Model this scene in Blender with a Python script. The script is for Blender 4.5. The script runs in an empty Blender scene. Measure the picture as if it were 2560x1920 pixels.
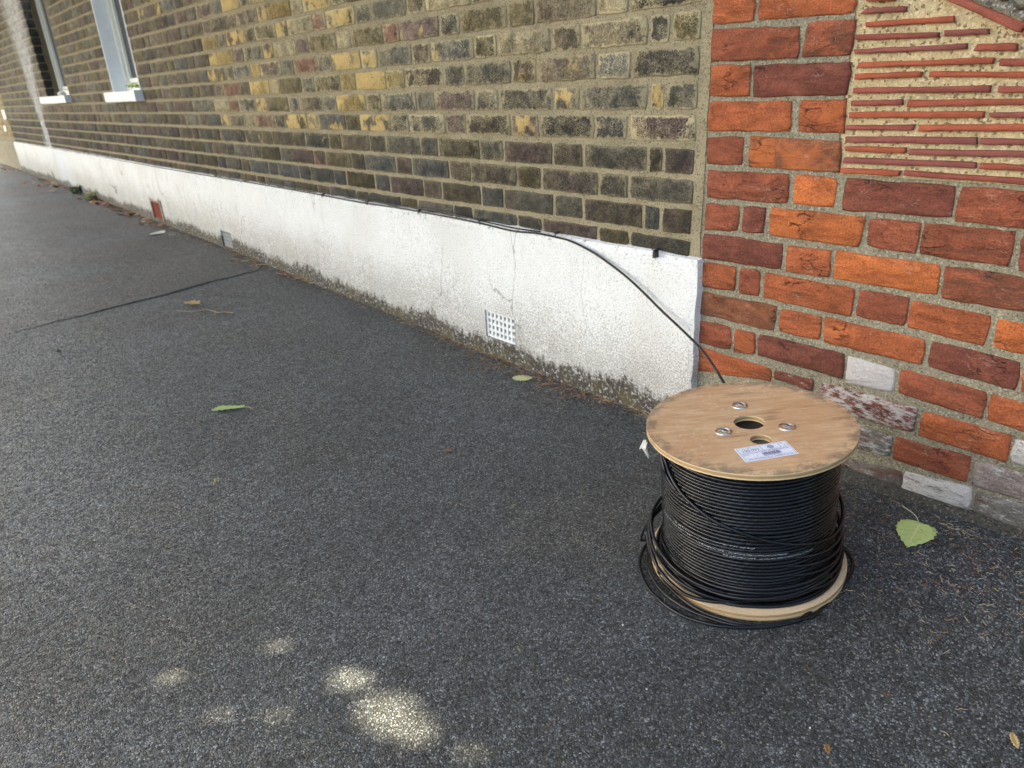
import bpy, bmesh, math, random
import numpy as np
from mathutils import Vector, Matrix

SC = bpy.context.scene
COL = SC.collection
ZO = 0.84                      # lifts the pavement to about z = 0

# ------------------------------------------------------------------ camera
FPX = 1775.0
PITCH, ROLL, YAW = 0.4051, -0.0515, 0.8711
CAM = np.array([0.2777, -1.5262, 0.0937 + ZO])
fw = np.array([-math.sin(YAW) * math.cos(PITCH), math.cos(YAW) * math.cos(PITCH), -math.sin(PITCH)])
rt0 = np.array([math.cos(YAW), math.sin(YAW), 0.0])
up0 = np.cross(rt0, fw)
RT = math.cos(ROLL) * rt0 + math.sin(ROLL) * up0
UP = -math.sin(ROLL) * rt0 + math.cos(ROLL) * up0
cam_d = bpy.data.cameras.new('camera')
cam_d.sensor_width = 36.0
cam_d.lens = FPX / 2560.0 * 36.0
cam_d.clip_start, cam_d.clip_end = 0.02, 1000.0
cam_d.dof.use_dof = True
cam_d.dof.focus_distance = 1.35
cam_d.dof.aperture_fstop = 7.0
cam = bpy.data.objects.new('camera', cam_d)
COL.objects.link(cam)
cam.matrix_world = Matrix(((RT[0], UP[0], -fw[0], CAM[0]), (RT[1], UP[1], -fw[1], CAM[1]),
                           (RT[2], UP[2], -fw[2], CAM[2]), (0, 0, 0, 1)))
SC.camera = cam

# ------------------------------------------------------------------ sky, sun, exposure
TO_SUN = np.array([-0.56, -0.46, 0.70]); TO_SUN /= np.linalg.norm(TO_SUN)
ELEV = math.asin(TO_SUN[2]); AZ = math.atan2(TO_SUN[0], TO_SUN[1])
world = bpy.data.worlds.new('World'); SC.world = world; world.use_nodes = True
wn = world.node_tree
sky = wn.nodes.new('ShaderNodeTexSky'); sky.sky_type = 'NISHITA'; sky.sun_disc = False
sky.sun_elevation = ELEV; sky.sun_rotation = AZ
sky.air_density = 0.7; sky.dust_density = 4.0; sky.ozone_density = 0.8
wn.links.new(sky.outputs[0], wn.nodes['Background'].inputs[0])
wn.nodes['Background'].inputs[1].default_value = 0.12
sun_d = bpy.data.lights.new('sun', 'SUN'); sun_d.energy = 5.0; sun_d.angle = math.radians(0.53)
sun_d.color = (1.0, 0.88, 0.68)
sun = bpy.data.objects.new('sun', sun_d); COL.objects.link(sun)
sun.rotation_euler = Vector(TO_SUN).to_track_quat('Z', 'Y').to_euler()
sun.location = Vector(TO_SUN) * 40
VS = SC.view_settings
VS.view_transform = 'Standard'; VS.look = 'None'; VS.gamma = 1.0; VS.use_curve_mapping = False
VS.exposure = 2.95
VS.use_white_balance = True; VS.white_balance_temperature = 7000.0; VS.white_balance_tint = 3.0
SC.cycles.use_denoising = True
SC.cycles.denoiser = 'OPENIMAGEDENOISE'
SC.cycles.denoising_input_passes = 'RGB_ALBEDO_NORMAL'
SC.cycles.max_bounces = 6; SC.cycles.transparent_max_bounces = 6

rnd = random.Random(11)
npr = np.random.RandomState(5)

# ------------------------------------------------------------------ geometry helpers
def ray(px, py):
    return fw + RT * ((px - 1280) / FPX) + UP * ((960 - py) / FPX)
def at_wall(px, py, y=0.0):
    d = ray(px, py); return CAM + d * ((y - CAM[1]) / d[1])
BX = np.array([-60, -20, -11.2, -8.26, -4.08, -1.79, -1.2, -0.9, -0.3, 0.3, 2, 60.0])
BZ = np.array([-0.60, -0.66, -0.707, -0.73, -0.775, -0.823, -0.832, -0.826, -0.792, -0.785, -0.78, -0.78]) + ZO
def gz(x, y):
    b = sum(np.interp(x + o, BX, BZ) for o in (-.2, -.1, 0, .1, .2)) / 5
    return b + 0.04 * np.clip(y, -4.0, 0.0)
def at_ground(px, py, lift=0.0):
    d = ray(px, py); z = 0.0
    for _ in range(30):
        t = (z - CAM[2]) / d[2]; p = CAM + d * t; z = float(gz(p[0], p[1])) + lift
    return p
def project(p):
    v = np.asarray(p, float) - CAM
    w = v @ fw
    return 1280 + FPX * (v @ RT) / w, 960 - FPX * (v @ UP) / w, w

def tag(o, label=None, cat=None, group=None, kind=None):
    if label: o['label'] = label
    if cat: o['category'] = cat
    if group: o['group'] = group
    if kind: o['kind'] = kind
    return o
def empty(name, loc=(0, 0, 0)):
    o = bpy.data.objects.new(name, None); o.location = loc; o.empty_display_size = 0.1
    COL.objects.link(o); return o
def obj(name, verts, faces, m, parent=None, smooth=False, attrs=None, fattrs=None, origin=None):
    """one mesh object; vertices are world coordinates unless the parent carries a transform"""
    v = np.asarray(verts, dtype=float)
    if origin is None:
        origin = np.zeros(3)
    me = bpy.data.meshes.new(name)
    me.from_pydata((v - origin).tolist(), [], faces)
    for k, a in (attrs or {}).items():
        a = np.asarray(a, dtype=np.float32)
        if a.ndim == 2:
            if a.shape[1] == 3: a = np.hstack([a, np.ones((len(a), 1), np.float32)])
            at = me.color_attributes.new(k, 'FLOAT_COLOR', 'POINT'); at.data.foreach_set('color', a.ravel())
        else:
            at = me.attributes.new(k, 'FLOAT', 'POINT'); at.data.foreach_set('value', a)
    me.materials.append(m)
    if smooth: me.polygons.foreach_set('use_smooth', [True] * len(me.polygons))
    me.update()
    o = bpy.data.objects.new(name, me); COL.objects.link(o)
    o.location = origin
    if parent is not None: o.parent = parent
    return o
class MB:
    def __init__(self): self.v = []; self.f = []; self.a = {}
    def add(self, verts, faces, **attrs):
        n = len(self.v); self.v += [tuple(p) for p in verts]
        self.f += [tuple(i + n for i in f) for f in faces]
        for k, val in attrs.items():
            val = list(val) if hasattr(val, '__len__') and len(val) == len(verts) else [val] * len(verts)
            self.a.setdefault(k, []).extend(val)
    def box(self, lo, hi, **at):
        x0, y0, z0 = lo; x1, y1, z1 = hi
        self.add([(x0, y0, z0), (x1, y0, z0), (x1, y1, z0), (x0, y1, z0), (x0, y0, z1), (x1, y0, z1), (x1, y1, z1), (x0, y1, z1)],
                 [(0, 3, 2, 1), (4, 5, 6, 7), (0, 1, 5, 4), (1, 2, 6, 5), (2, 3, 7, 6), (3, 0, 4, 7)], **at)
    def tube(self, pts, r, n=8, cap=True, **at):
        P = np.asarray(pts, float); m = len(P)
        T = np.gradient(P, axis=0); T /= np.linalg.norm(T, axis=1)[:, None] + 1e-12
        ref = np.array([0, 0, 1.0]) if abs(T[0][2]) < .9 else np.array([1.0, 0, 0])
        N = np.cross(T, ref); ln = np.linalg.norm(N, axis=1)
        for i in range(m):
            if ln[i] < 1e-3: N[i] = N[i - 1] if i else np.cross(T[i], [1, 0.1, 0])
        N /= np.linalg.norm(N, axis=1)[:, None]
        Bn = np.cross(T, N)
        rr = np.full(m, r) if np.isscalar(r) else np.asarray(r)
        a = np.linspace(0, 2 * np.pi, n, endpoint=False)
        V = (P[:, None, :] + rr[:, None, None] * (np.cos(a)[None, :, None] * N[:, None, :] + np.sin(a)[None, :, None] * Bn[:, None, :])).reshape(-1, 3)
        F = [(i * n + j, i * n + (j + 1) % n, (i + 1) * n + (j + 1) % n, (i + 1) * n + j) for i in range(m - 1) for j in range(n)]
        if cap: F += [tuple(range(n))[::-1], tuple((m - 1) * n + j for j in range(n))]
        self.add(V.tolist(), F, **at)
    def build(self, name, m, parent=None, smooth=False, origin=None):
        return obj(name, self.v, self.f, m, parent, smooth, {k: np.array(v) for k, v in self.a.items()}, origin=origin)
def spline(pts, n):
    """smooth curve through points (Catmull-Rom)"""
    P = np.asarray(pts, float); P = np.vstack([2 * P[0] - P[1], P, 2 * P[-1] - P[-2]])
    k = len(P) - 3; out = []
    for s in np.linspace(0, k - 1e-6, n):
        i = int(s); t = s - i; a, b, c, d = P[i:i + 4]
        out.append(0.5 * ((2 * b) + (-a + c) * t + (2 * a - 5 * b + 4 * c - d) * t * t + (-a + 3 * b - 3 * c + d) * t ** 3))
    return np.array(out)
def vnoise(x, seed=0):
    """1-D smooth value noise"""
    x = np.asarray(x, float); i = np.floor(x).astype(int); t = x - i; t = t * t * (3 - 2 * t)
    h = lambda k: np.modf(np.abs(np.sin(k * 127.1 + seed * 311.7) * 43758.5453))[0]
    return h(i) * (1 - t) + h(i + 1) * t

# ------------------------------------------------------------------ shader helpers
class S:
    def __init__(self, name):
        self.m = bpy.data.materials.new(name); self.m.use_nodes = True
        self.nt = self.m.node_tree; self.bsdf = self.nt.nodes['Principled BSDF']
    def node(self, t, ins=None, **props):
        n = self.nt.nodes.new(t)
        for k, v in props.items(): setattr(n, k, v)
        for k, v in (ins or {}).items(): self.set(n.inputs[k], v)
        return n
    def set(self, sock, v):
        if isinstance(v, bpy.types.NodeSocket): self.nt.links.new(v, sock)
        else:
            if isinstance(v, (tuple, list)) and sock.type == 'RGBA' and len(v) == 3: v = (*v, 1)
            sock.default_value = v
    def pos(self):
        if not hasattr(self, '_p'): self._p = self.node('ShaderNodeNewGeometry').outputs['Position']
        return self._p
    def objc(self): return self.node('ShaderNodeTexCoord').outputs['Object']
    def attr(self, name, out='Fac'): return self.node('ShaderNodeAttribute', attribute_name=name).outputs[out]
    def scale(self, vec, s, off=(0, 0, 0)):
        return self.node('ShaderNodeMapping', {'Vector': vec, 'Scale': s, 'Location': off}).outputs[0]
    def vadd(self, a, b): return self.node('ShaderNodeVectorMath', {0: a, 1: b}, operation='ADD').outputs[0]
    def vscale(self, a, s): return self.node('ShaderNodeVectorMath', {0: a, 'Scale': s}, operation='SCALE').outputs[0]
    def noise(self, vec, scale, detail=3, rough=.55, dist=0., out='Fac'):
        return self.node('ShaderNodeTexNoise', {'Vector': vec, 'Scale': scale, 'Detail': detail, 'Roughness': rough, 'Distortion': dist}).outputs[out]
    def voro(self, vec, scale, feature='F1', out='Distance', rand=1.0):
        return self.node('ShaderNodeTexVoronoi', {'Vector': vec, 'Scale': scale, 'Randomness': rand}, feature=feature).outputs[out]
    def ramp(self, fac, stops):
        n = self.node('ShaderNodeValToRGB', {'Fac': fac}); e = n.color_ramp.elements
        while len(e) < len(stops): e.new(0.5)
        for el, (p, c) in zip(e, stops):
            el.position = p; el.color = (c, c, c, 1) if isinstance(c, (int, float)) else (*c[:3], 1)
        return n.outputs['Color']
    def step(self, v, a, b): return self.node('ShaderNodeMapRange', {'Value': v, 'From Min': a, 'From Max': b}, interpolation_type='SMOOTHSTEP').outputs[0]
    def mix(self, fac, a, b, blend='MIX'):
        n = self.node('ShaderNodeMix', data_type='RGBA', blend_type=blend)
        self.set(n.inputs[0], fac); self.set(n.inputs[6], a); self.set(n.inputs[7], b); return n.outputs[2]
    def math(self, op, a, b=0.0, c=0.0, clamp=False):
        n = self.node('ShaderNodeMath', {0: a, 1: b, 2: c}, operation=op); n.use_clamp = clamp; return n.outputs[0]
    def sep(self, vec): n = self.node('ShaderNodeSeparateXYZ', {0: vec}); return n.outputs
    def rgb(self, c): n = self.node('ShaderNodeSeparateColor', {0: c}); return n.outputs
    def bump(self, h, strength=.5, dist=.002, normal=None):
        i = {'Height': h, 'Strength': strength, 'Distance': dist}
        if normal is not None: i['Normal'] = normal
        return self.node('ShaderNodeBump', i).outputs[0]
    def out(self, color=None, rough=.85, spec=.3, normal=None, **kw):
        b = self.bsdf.inputs
        if color is not None: self.set(b['Base Color'], color)
        self.set(b['Roughness'], rough); self.set(b['Specular IOR Level'], spec)
        if normal is not None: self.set(b['Normal'], normal)
        for k, v in kw.items(): self.set(b[k], v)
        return self.m
def plain(name, c, rough=.6, spec=.4, metal=0., noise=0.0, nscale=60):
    s = S(name)
    col = c
    if noise:
        f = s.noise(s.pos(), nscale, 4)
        col = s.mix(f, tuple(x * (1 - noise) for x in c), tuple(min(1, x * (1 + noise)) for x in c))
    return s.out(col, rough, spec, Metallic=metal)

# ---- asphalt
def mat_asphalt(name, tint, chip, contrast=1.0):
    s = S(name); p = s.pos()
    wob = s.vadd(p, s.vscale(s.noise(p, 120, 2, out='Color'), .006))
    sx = s.scale(wob, (1, 1, .6))
    c1 = s.voro(sx, 215, out='Color'); de = s.voro(sx, 215, 'DISTANCE_TO_EDGE')
    r = s.rgb(c1)
    fine = s.noise(p, 620, 3, .7)
    k = s.math('MULTIPLY_ADD', r[0], .66, s.math('MULTIPLY', fine, .34))
    t = np.array(tint)
    base = s.ramp(k, [(.10, tuple(t * .32)), (.40, tuple(t * .78)), (.62, tuple(t * 1.2)), (.80, tuple(t * 2.2 * contrast)), (.92, tuple(np.array(chip) * contrast))])
    gap = s.math('SUBTRACT', 1.0, s.step(de, .02, .14))
    base = s.mix(s.math('MULTIPLY', gap, .85), base, tuple(t * .22))
    c2 = s.rgb(s.voro(p, 420, out='Color'))
    base = s.mix(s.math('MULTIPLY', s.step(c2[1], .88, .93), .7), base, tuple(np.array(chip) * .8 * contrast))
    base = s.mix(s.math('MULTIPLY', s.step(c2[0], .72, .8), .7), base, tuple(t * .2))
    big = s.noise(p, 1.7, 5, .6)
    base = s.mix(.75, base, s.ramp(big, [(.3, .62), (.5, .98), (.7, 1.4)]), 'MULTIPLY')
    mid = s.noise(p, 26, 4, .6)
    base = s.mix(.7, base, s.ramp(mid, [(.3, .6), (.5, 1.0), (.7, 1.4)]), 'MULTIPLY')
    warm = s.noise(s.scale(p, (1, 1, 1), (7, 3, 0)), 2.6, 4)
    base = s.mix(s.math('MULTIPLY', s.step(warm, .45, .7), .35), base, (1.2, 1.05, .78), 'MULTIPLY')
    hgt = s.math('ADD', s.step(de, .0, .22), s.math('MULTIPLY', fine, .7))
    hgt = s.math('ADD', hgt, s.math('MULTIPLY', r[2], .8))
    nb = s.bump(hgt, 1.0, .0022)
    tilt = s.vscale(s.vadd(c1, (-.5, -.5, -.5)), .6)
    nrm = s.node('ShaderNodeVectorMath', {0: s.vadd(nb, tilt)}, operation='NORMALIZE').outputs[0]
    ro = s.math('MULTIPLY_ADD', r[1], .45, .35)
    return s.out(base, ro, .5, nrm)
M_ASPH = mat_asphalt('asphalt_dark', (.066, .073, .081), (.40, .43, .44))
M_ASPH2 = mat_asphalt('asphalt_worn', (.082, .079, .082), (.26, .26, .255), .8)

# ---- stock brick (Col = body tint, Par = soot, yellow, red, random; edge = 1 at the arris)
def white_streak(s, p):
    x, y, z = s.sep(p)
    zz = s.math('SUBTRACT', z, ZO)
    cx = s.math('MULTIPLY_ADD', zz, .09, -9.03)
    w = s.math('ABSOLUTE', s.math('SUBTRACT', x, cx))
    w = s.math('ADD', w, s.math('MULTIPLY', s.math('SUBTRACT', s.noise(p, 5, 5, .7), .5), .5))
    wd = s.math('MULTIPLY_ADD', s.math('MAXIMUM', zz, -.1), .42, .20)
    return s.math('MULTIPLY', s.math('SUBTRACT', 1.0, s.step(s.math('DIVIDE', w, wd), .3, 1.2)), .95)
def mat_stock():
    s = S('stock_brick'); p = s.pos()
    col = s.attr('Col', 'Color'); crk = s.attr('Col', 'Alpha'); par = s.rgb(s.attr('Par', 'Color')); rn = s.attr('Par', 'Alpha'); edge = s.attr('edge')
    off = s.vscale(s.node('ShaderNodeCombineXYZ', {0: rn, 1: s.math('MULTIPLY', rn, 7.3), 2: s.math('MULTIPLY', rn, 3.1)}).outputs[0], 40.0)
    q = s.vadd(p, off)
    med = s.noise(q, 28, 5, .62)
    fine = s.noise(q, 170, 5, .72)
    base = s.mix(.95, col, s.ramp(med, [(.28, .38), (.5, .85), (.75, 1.6)]), 'MULTIPLY')
    base = s.mix(.9, base, s.ramp(fine, [(.32, .35), (.5, .9), (.7, 2.0)]), 'MULTIPLY')
    # yellow clay showing through the crust
    ym = s.math('ADD', s.noise(q, 17, 5, .6), s.math('MULTIPLY_ADD', par[1], .62, -.62))
    yel = s.mix(s.noise(q, 90, 3), (.40, .25, .075), (.62, .46, .20))
    base = s.mix(s.step(ym, .38, .50), base, yel)
    # red flash at one end
    rm = s.math('ADD', s.noise(q, 12, 3), s.math('MULTIPLY_ADD', par[2], .6, -.62))
    base = s.mix(s.math('MULTIPLY', s.step(rm, .36, .52), .75), base, (.28, .115, .08))
    # soot
    sm = s.math('ADD', s.noise(q, 34, 6, .7), s.math('MULTIPLY_ADD', par[0], .5, -.5))
    base = s.mix(s.math('MULTIPLY', s.step(sm, .34, .56), .85), base, (.030, .028, .025))
    # pale crazing and lime
    wob = s.vadd(q, s.vscale(s.noise(q, 60, 3, out='Color'), .02))
    cz = s.voro(s.scale(wob, (1, 1, 1.3)), 95, 'DISTANCE_TO_EDGE')
    czm = s.math('MULTIPLY', s.math('SUBTRACT', 1.0, s.step(cz, .01, .075)), s.step(s.noise(q, 22, 3), .44, .62))
    base = s.mix(s.math('MULTIPLY', s.math('MULTIPLY', czm, .9), crk), base, (.56, .47, .27))
    wob2 = s.vadd(q, s.vscale(s.noise(q, 110, 3, out='Color'), .016))
    cy = s.voro(wob2, 190, 'DISTANCE_TO_EDGE')
    cym = s.math('MULTIPLY', s.math('SUBTRACT', 1.0, s.step(cy, .02, .11)), s.step(s.noise(s.vadd(q, (3, 1, 2)), 15, 4), .46, .58))
    base = s.mix(s.math('MULTIPLY', s.math('MULTIPLY', cym, .9), crk), base, (.54, .45, .26))
    dk = s.math('MULTIPLY', s.step(s.noise(s.vadd(q, (9, 2, 7)), 75, 5, .75), .58, .66), s.math('MULTIPLY_ADD', par[0], .6, .3))
    base = s.mix(s.math('MINIMUM', dk, .9), base, (.022, .020, .018))
    sp = s.step(s.noise(q, 330, 2, .6), .62, .72)
    base = s.mix(s.math('MULTIPLY', sp, s.math('MULTIPLY_ADD', crk, .6, .1)), base, (.50, .43, .28))
    pit = s.math('MULTIPLY', s.math('SUBTRACT', 1.0, s.step(s.voro(q, 55), .10, .17)), s.step(s.noise(q, 9, 2), .5, .6))
    base = s.mix(s.math('MULTIPLY', pit, .9), base, (.012, .011, .01))
    # mortar smeared over the arrises
    nz = s.noise(p, 48, 5, .7)
    rim = s.math('MULTIPLY', s.step(s.math('ADD', edge, s.math('MULTIPLY', nz, 1.1)), 1.12, 1.30), crk)
    base = s.mix(s.math('MULTIPLY', rim, .85), base, (.56, .46, .27))
    em = s.step(s.math('ADD', edge, s.math('MULTIPLY', s.noise(s.vadd(p, (5, 5, 5)), 60, 4, .7), .7)), 1.40, 1.52)
    base = s.mix(s.math('MULTIPLY', em, .85), base, (.37, .30, .20))
    ws = white_streak(s, p)
    base = s.mix(s.math('MULTIPLY', ws, s.step(s.noise(q, 60, 4, .7), .25, .6)), base, (.62, .60, .58))
    h = s.math('ADD', s.math('MULTIPLY', med, 1.6), s.math('ADD', fine, s.math('MULTIPLY', pit, -1.2)))
    return s.out(base, .88, .25, s.bump(h, 1.0, .005))
M_STOCK = mat_stock()

def mat_mortar(name, c, speck, pale, streak=False, scale=1.0):
    s = S(name); p = s.pos()
    n1 = s.noise(p, 9, 5, .6); n2 = s.noise(p, 420 * scale, 3, .7); n3 = s.noise(p, 60, 4)
    base = s.mix(.7, c, s.ramp(n1, [(.3, .70), (.5, 1.0), (.72, 1.25)]), 'MULTIPLY')
    base = s.mix(.8, base, s.ramp(n2, [(.3, .62), (.5, 1.0), (.7, 1.45)]), 'MULTIPLY')
    gr = s.voro(p, 300 * scale, out='Color'); g = s.rgb(gr)
    base = s.mix(s.math('MULTIPLY', s.step(g[0], .84, .9), .75), base, speck)
    base = s.mix(s.math('MULTIPLY', s.step(g[1], .86, .9), .65), base, pale)
    if streak:
        base = s.mix(s.math('MULTIPLY', white_streak(s, p), s.step(n3, .2, .6)), base, (.60, .58, .56))
    h = s.math('ADD', s.math('MULTIPLY', n3, 2.0), s.math('ADD', n2, s.math('MULTIPLY', g[2], .6)))
    return s.out(base, .95, .15, s.bump(h, .8, .0028))
M_MORT = mat_mortar('sandy_mortar', (.320, .268, .168), (.14, .11, .075), (.45, .39, .28), True)
M_MORT_R = mat_mortar('gritty_mortar', (.265, .236, .165), (.12, .10, .07), (.46, .42, .31))
M_MORT_T = mat_mortar('yellow_sand_mortar', (.50, .405, .235), (.13, .095, .055), (.70, .60, .40), scale=.7)
M_MORT_G = mat_mortar('grey_cement', (.19, .175, .14), (.05, .05, .045), (.50, .49, .46), scale=.8)

# ---- red brick (Par = smudge, orange, lime, random)
def mat_red():
    s = S('red_brick'); p = s.pos()
    col = s.attr('Col', 'Color'); par = s.rgb(s.attr('Par', 'Color')); rn = s.attr('Par', 'Alpha'); edge = s.attr('edge')
    off = s.vscale(s.node('ShaderNodeCombineXYZ', {0: rn, 1: s.math('MULTIPLY', rn, 7.3), 2: s.math('MULTIPLY', rn, 3.1)}).outputs[0], 40.0)
    q = s.vadd(p, off)
    flow = s.scale(q, (1, 1, 2.6))
    med = s.noise(flow, 16, 5, .6, .6); fine = s.noise(q, 260, 4, .65)
    base = s.mix(.9, col, s.ramp(med, [(.28, .50), (.5, .95), (.72, 1.45)]), 'MULTIPLY')
    base = s.mix(.8, base, s.ramp(fine, [(.3, .50), (.52, 1.0), (.75, 1.6)]), 'MULTIPLY')
    om = s.math('ADD', s.noise(q, 11, 4, .55, .8), s.math('MULTIPLY_ADD', par[1], .55, -.5))
    base = s.mix(s.math('MULTIPLY', s.step(om, .40, .52), .85), base, s.mix(fine, (.40, .105, .030), (.56, .165, .050)))
    dm = s.math('ADD', s.noise(flow, 13, 6, .66, 1.2), s.math('MULTIPLY_ADD', par[0], .5, -.5))
    base = s.mix(s.math('MULTIPLY', s.step(dm, .31, .54), .80), base, s.mix(fine, (.070, .032, .020), (.165, .070, .038)))
    # creases of the folded clay
    wob = s.vadd(flow, s.vscale(s.noise(flow, 24, 4, out='Color'), .07))
    cr = s.voro(wob, 17, 'DISTANCE_TO_EDGE')
    crm = s.math('MULTIPLY', s.math('SUBTRACT', 1.0, s.step(cr, .0, .028)), s.step(s.noise(q, 10, 3), .56, .66))
    base = s.mix(s.math('MULTIPLY', crm, .75), base, (.05, .026, .02))
    # pale lime scuffs
    lm = s.math('ADD', s.noise(flow, 38, 6, .75), s.math('MULTIPLY_ADD', par[2], .62, -.55))
    base = s.mix(s.math('MULTIPLY', s.step(lm, .50, .66), .85), base, s.mix(fine, (.42, .38, .35), (.70, .67, .64)))
    hair = s.voro(s.scale(wob, (.6, .6, 1.2)), 42, 'DISTANCE_TO_EDGE')
    hm = s.math('MULTIPLY', s.math('SUBTRACT', 1.0, s.step(hair, .0, .03)), s.step(s.noise(q, 14, 2), .57, .66))
    base = s.mix(s.math('MULTIPLY', hm, .45), base, (.55, .40, .32))
    pit = s.math('SUBTRACT', 1.0, s.step(s.voro(q, 85), .06, .11))
    pit = s.math('MULTIPLY', pit, s.step(s.noise(q, 20, 2), .52, .6))
    base = s.mix(s.math('MULTIPLY', pit, .8), base, (.03, .015, .012))
    em = s.math('MULTIPLY', edge, s.step(s.math('ADD', s.noise(p, 90, 4, .7), s.math('MULTIPLY', edge, .18)), .74, .86))
    base = s.mix(s.math('MULTIPLY', em, .7), base, (.34, .29, .20))
    h = s.math('ADD', s.math('MULTIPLY', med, 2.2), s.math('ADD', s.math('MULTIPLY', fine, .7), s.math('MULTIPLY', crm, -1.6)))
    h = s.math('ADD', h, s.math('MULTIPLY', pit, -.9))
    return s.out(base, .82, .3, s.bump(h, 1.0, .005))
M_RED = mat_red()

# ---- plinth paint (hg = height above the pavement)
def mat_plinth():
    s = S('white_masonry_paint'); p = s.pos(); hg = s.attr('hg'); x, y, z = s.sep(p)
    zz = s.math('SUBTRACT', z, ZO)
    fine = s.noise(p, 190, 4, .7); mid = s.noise(p, 24, 5, .6); big = s.noise(p, 3.0, 4)
    base = s.mix(mid, (.68, .675, .65), (.83, .822, .795))
    base = s.mix(s.math('MULTIPLY', s.step(big, .45, .7), .45), base, (.62, .59, .53))
    # grime specks sit thicker low down
    low = s.math('SUBTRACT', 1.0, s.step(s.math('SUBTRACT', hg, s.math('MULTIPLY', s.noise(p, 4, 4), .12)), .0, .30))
    spk = s.math('ADD', fine, s.math('MULTIPLY', low, .14))
    base = s.mix(s.math('MULTIPLY', s.step(spk, .53, .66), .70), base, (.30, .275, .235))
    spk2 = s.math('ADD', s.noise(s.scale(p, (1, 1, .6), (3, 1, 2)), 330, 3, .7), s.math('MULTIPLY', low, .13))
    base = s.mix(s.math('MULTIPLY', s.step(spk2, .64, .73), .8), base, (.16, .145, .12))
    base = s.mix(s.math('MULTIPLY', s.math('MULTIPLY', low, s.step(mid, .35, .65)), .38), base, (.33, .31, .27))
    # run marks down the face
    run = s.noise(s.scale(p, (1, 1, .14)), 22, 5, .65, 1.0); runm = s.noise(p, 2.2, 3)
    far = s.step(s.math('MULTIPLY', x, -1.0), 1.6, 4.5)
    base = s.mix(s.math('MULTIPLY', s.math('MULTIPLY', s.step(run, .55, .72), s.step(runm, .40, .62)), s.math('MULTIPLY_ADD', far, .55, .16)), base, (.33, .31, .28))
    # hairline cracks
    w = s.vadd(s.scale(p, (1, 1, .30)), s.vscale(s.noise(p, 5, 4, out='Color'), .12))
    cr = s.voro(w, 3.1, 'DISTANCE_TO_EDGE')
    base = s.mix(s.math('MULTIPLY', s.math('SUBTRACT', 1.0, s.step(cr, .0, .0075)), s.math('MULTIPLY', s.step(s.noise(p, 1.9, 2), .48, .6), .6)), base, (.13, .12, .11))
    # soft blue-grey upright band
    bx = s.math('ABSOLUTE', s.math('ADD', x, s.math('MULTIPLY_ADD', zz, .15, 8.55)))
    base = s.mix(s.math('MULTIPLY', s.math('SUBTRACT', 1.0, s.step(bx, .05, .55)), .3), base, (.60, .68, .78))
    # bare dirty band at the foot
    up = s.noise(s.scale(p, (1, 1, .35)), 38, 6, .72); slow = s.noise(s.scale(p, (1, .1, .1)), 2.4, 4, .6)
    lim = s.math('ADD', s.math('ADD', s.math('MULTIPLY', up, .11), s.math('MULTIPLY', s.noise(p, 75, 5, .75), .11)), s.math('MULTIPLY', slow, .16))
    band = s.math('SUBTRACT', 1.0, s.step(s.math('SUBTRACT', hg, lim), -.142, -.108))
    dirt = s.mix(s.noise(p, 110, 5, .75), (.018, .016, .013), (.085, .072, .055))
    base = s.mix(s.math('MULTIPLY', band, s.step(s.noise(p, 85, 5, .75), .34, .50)), base, dirt)
    moss = s.math('MULTIPLY', s.math('SUBTRACT', 1.0, s.step(hg, .01, .09)), s.step(s.noise(p, 12, 4), .45, .6))
    base = s.mix(s.math('MULTIPLY', moss, .6), base, (.10, .085, .04))
    # grubby top arris
    tp = s.math('MULTIPLY', s.step(zz, -.385, -.355), s.step(s.noise(p, 55, 4, .7), .56, .66))
    base = s.mix(s.math('MULTIPLY', tp, .75), base, (.20, .18, .14))
    h = s.math('ADD', s.math('MULTIPLY', mid, 1.5), s.math('MULTIPLY', fine, 1.0))
    return s.out(base, .8, .3, s.bump(h, .65, .0032))
M_PLINTH = mat_plinth()
M_RENDER = mat_mortar('drab_render', (.30, .265, .185), (.16, .14, .10), (.40, .36, .27), scale=.5)
M_TILE = None
def mat_tile():
    s = S('clay_tile'); p = s.pos(); rn = s.attr('Par', 'Alpha'); col = s.attr('Col', 'Color')
    q = s.vadd(p, s.vscale(s.node('ShaderNodeCombineXYZ', {0: rn, 1: rn, 2: rn}).outputs[0], 30.0))
    n = s.noise(q, 30, 5, .6); f = s.noise(q, 400, 3, .7)
    base = s.mix(.7, col, s.ramp(n, [(.3, .75), (.5, 1.0), (.7, 1.3)]), 'MULTIPLY')
    base = s.mix(.6, base, s.ramp(f, [(.3, .65), (.55, 1.0), (.75, 1.4)]), 'MULTIPLY')
    sp = s.step(s.voro(q, 160), .10, .16)
    base = s.mix(s.math('MULTIPLY', s.math('SUBTRACT', 1.0, sp), .7), base, (.07, .025, .02))
    return s.out(base, .85, .25, s.bump(s.math('ADD', n, f), .5, .002))
M_TILE = mat_tile()

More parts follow.
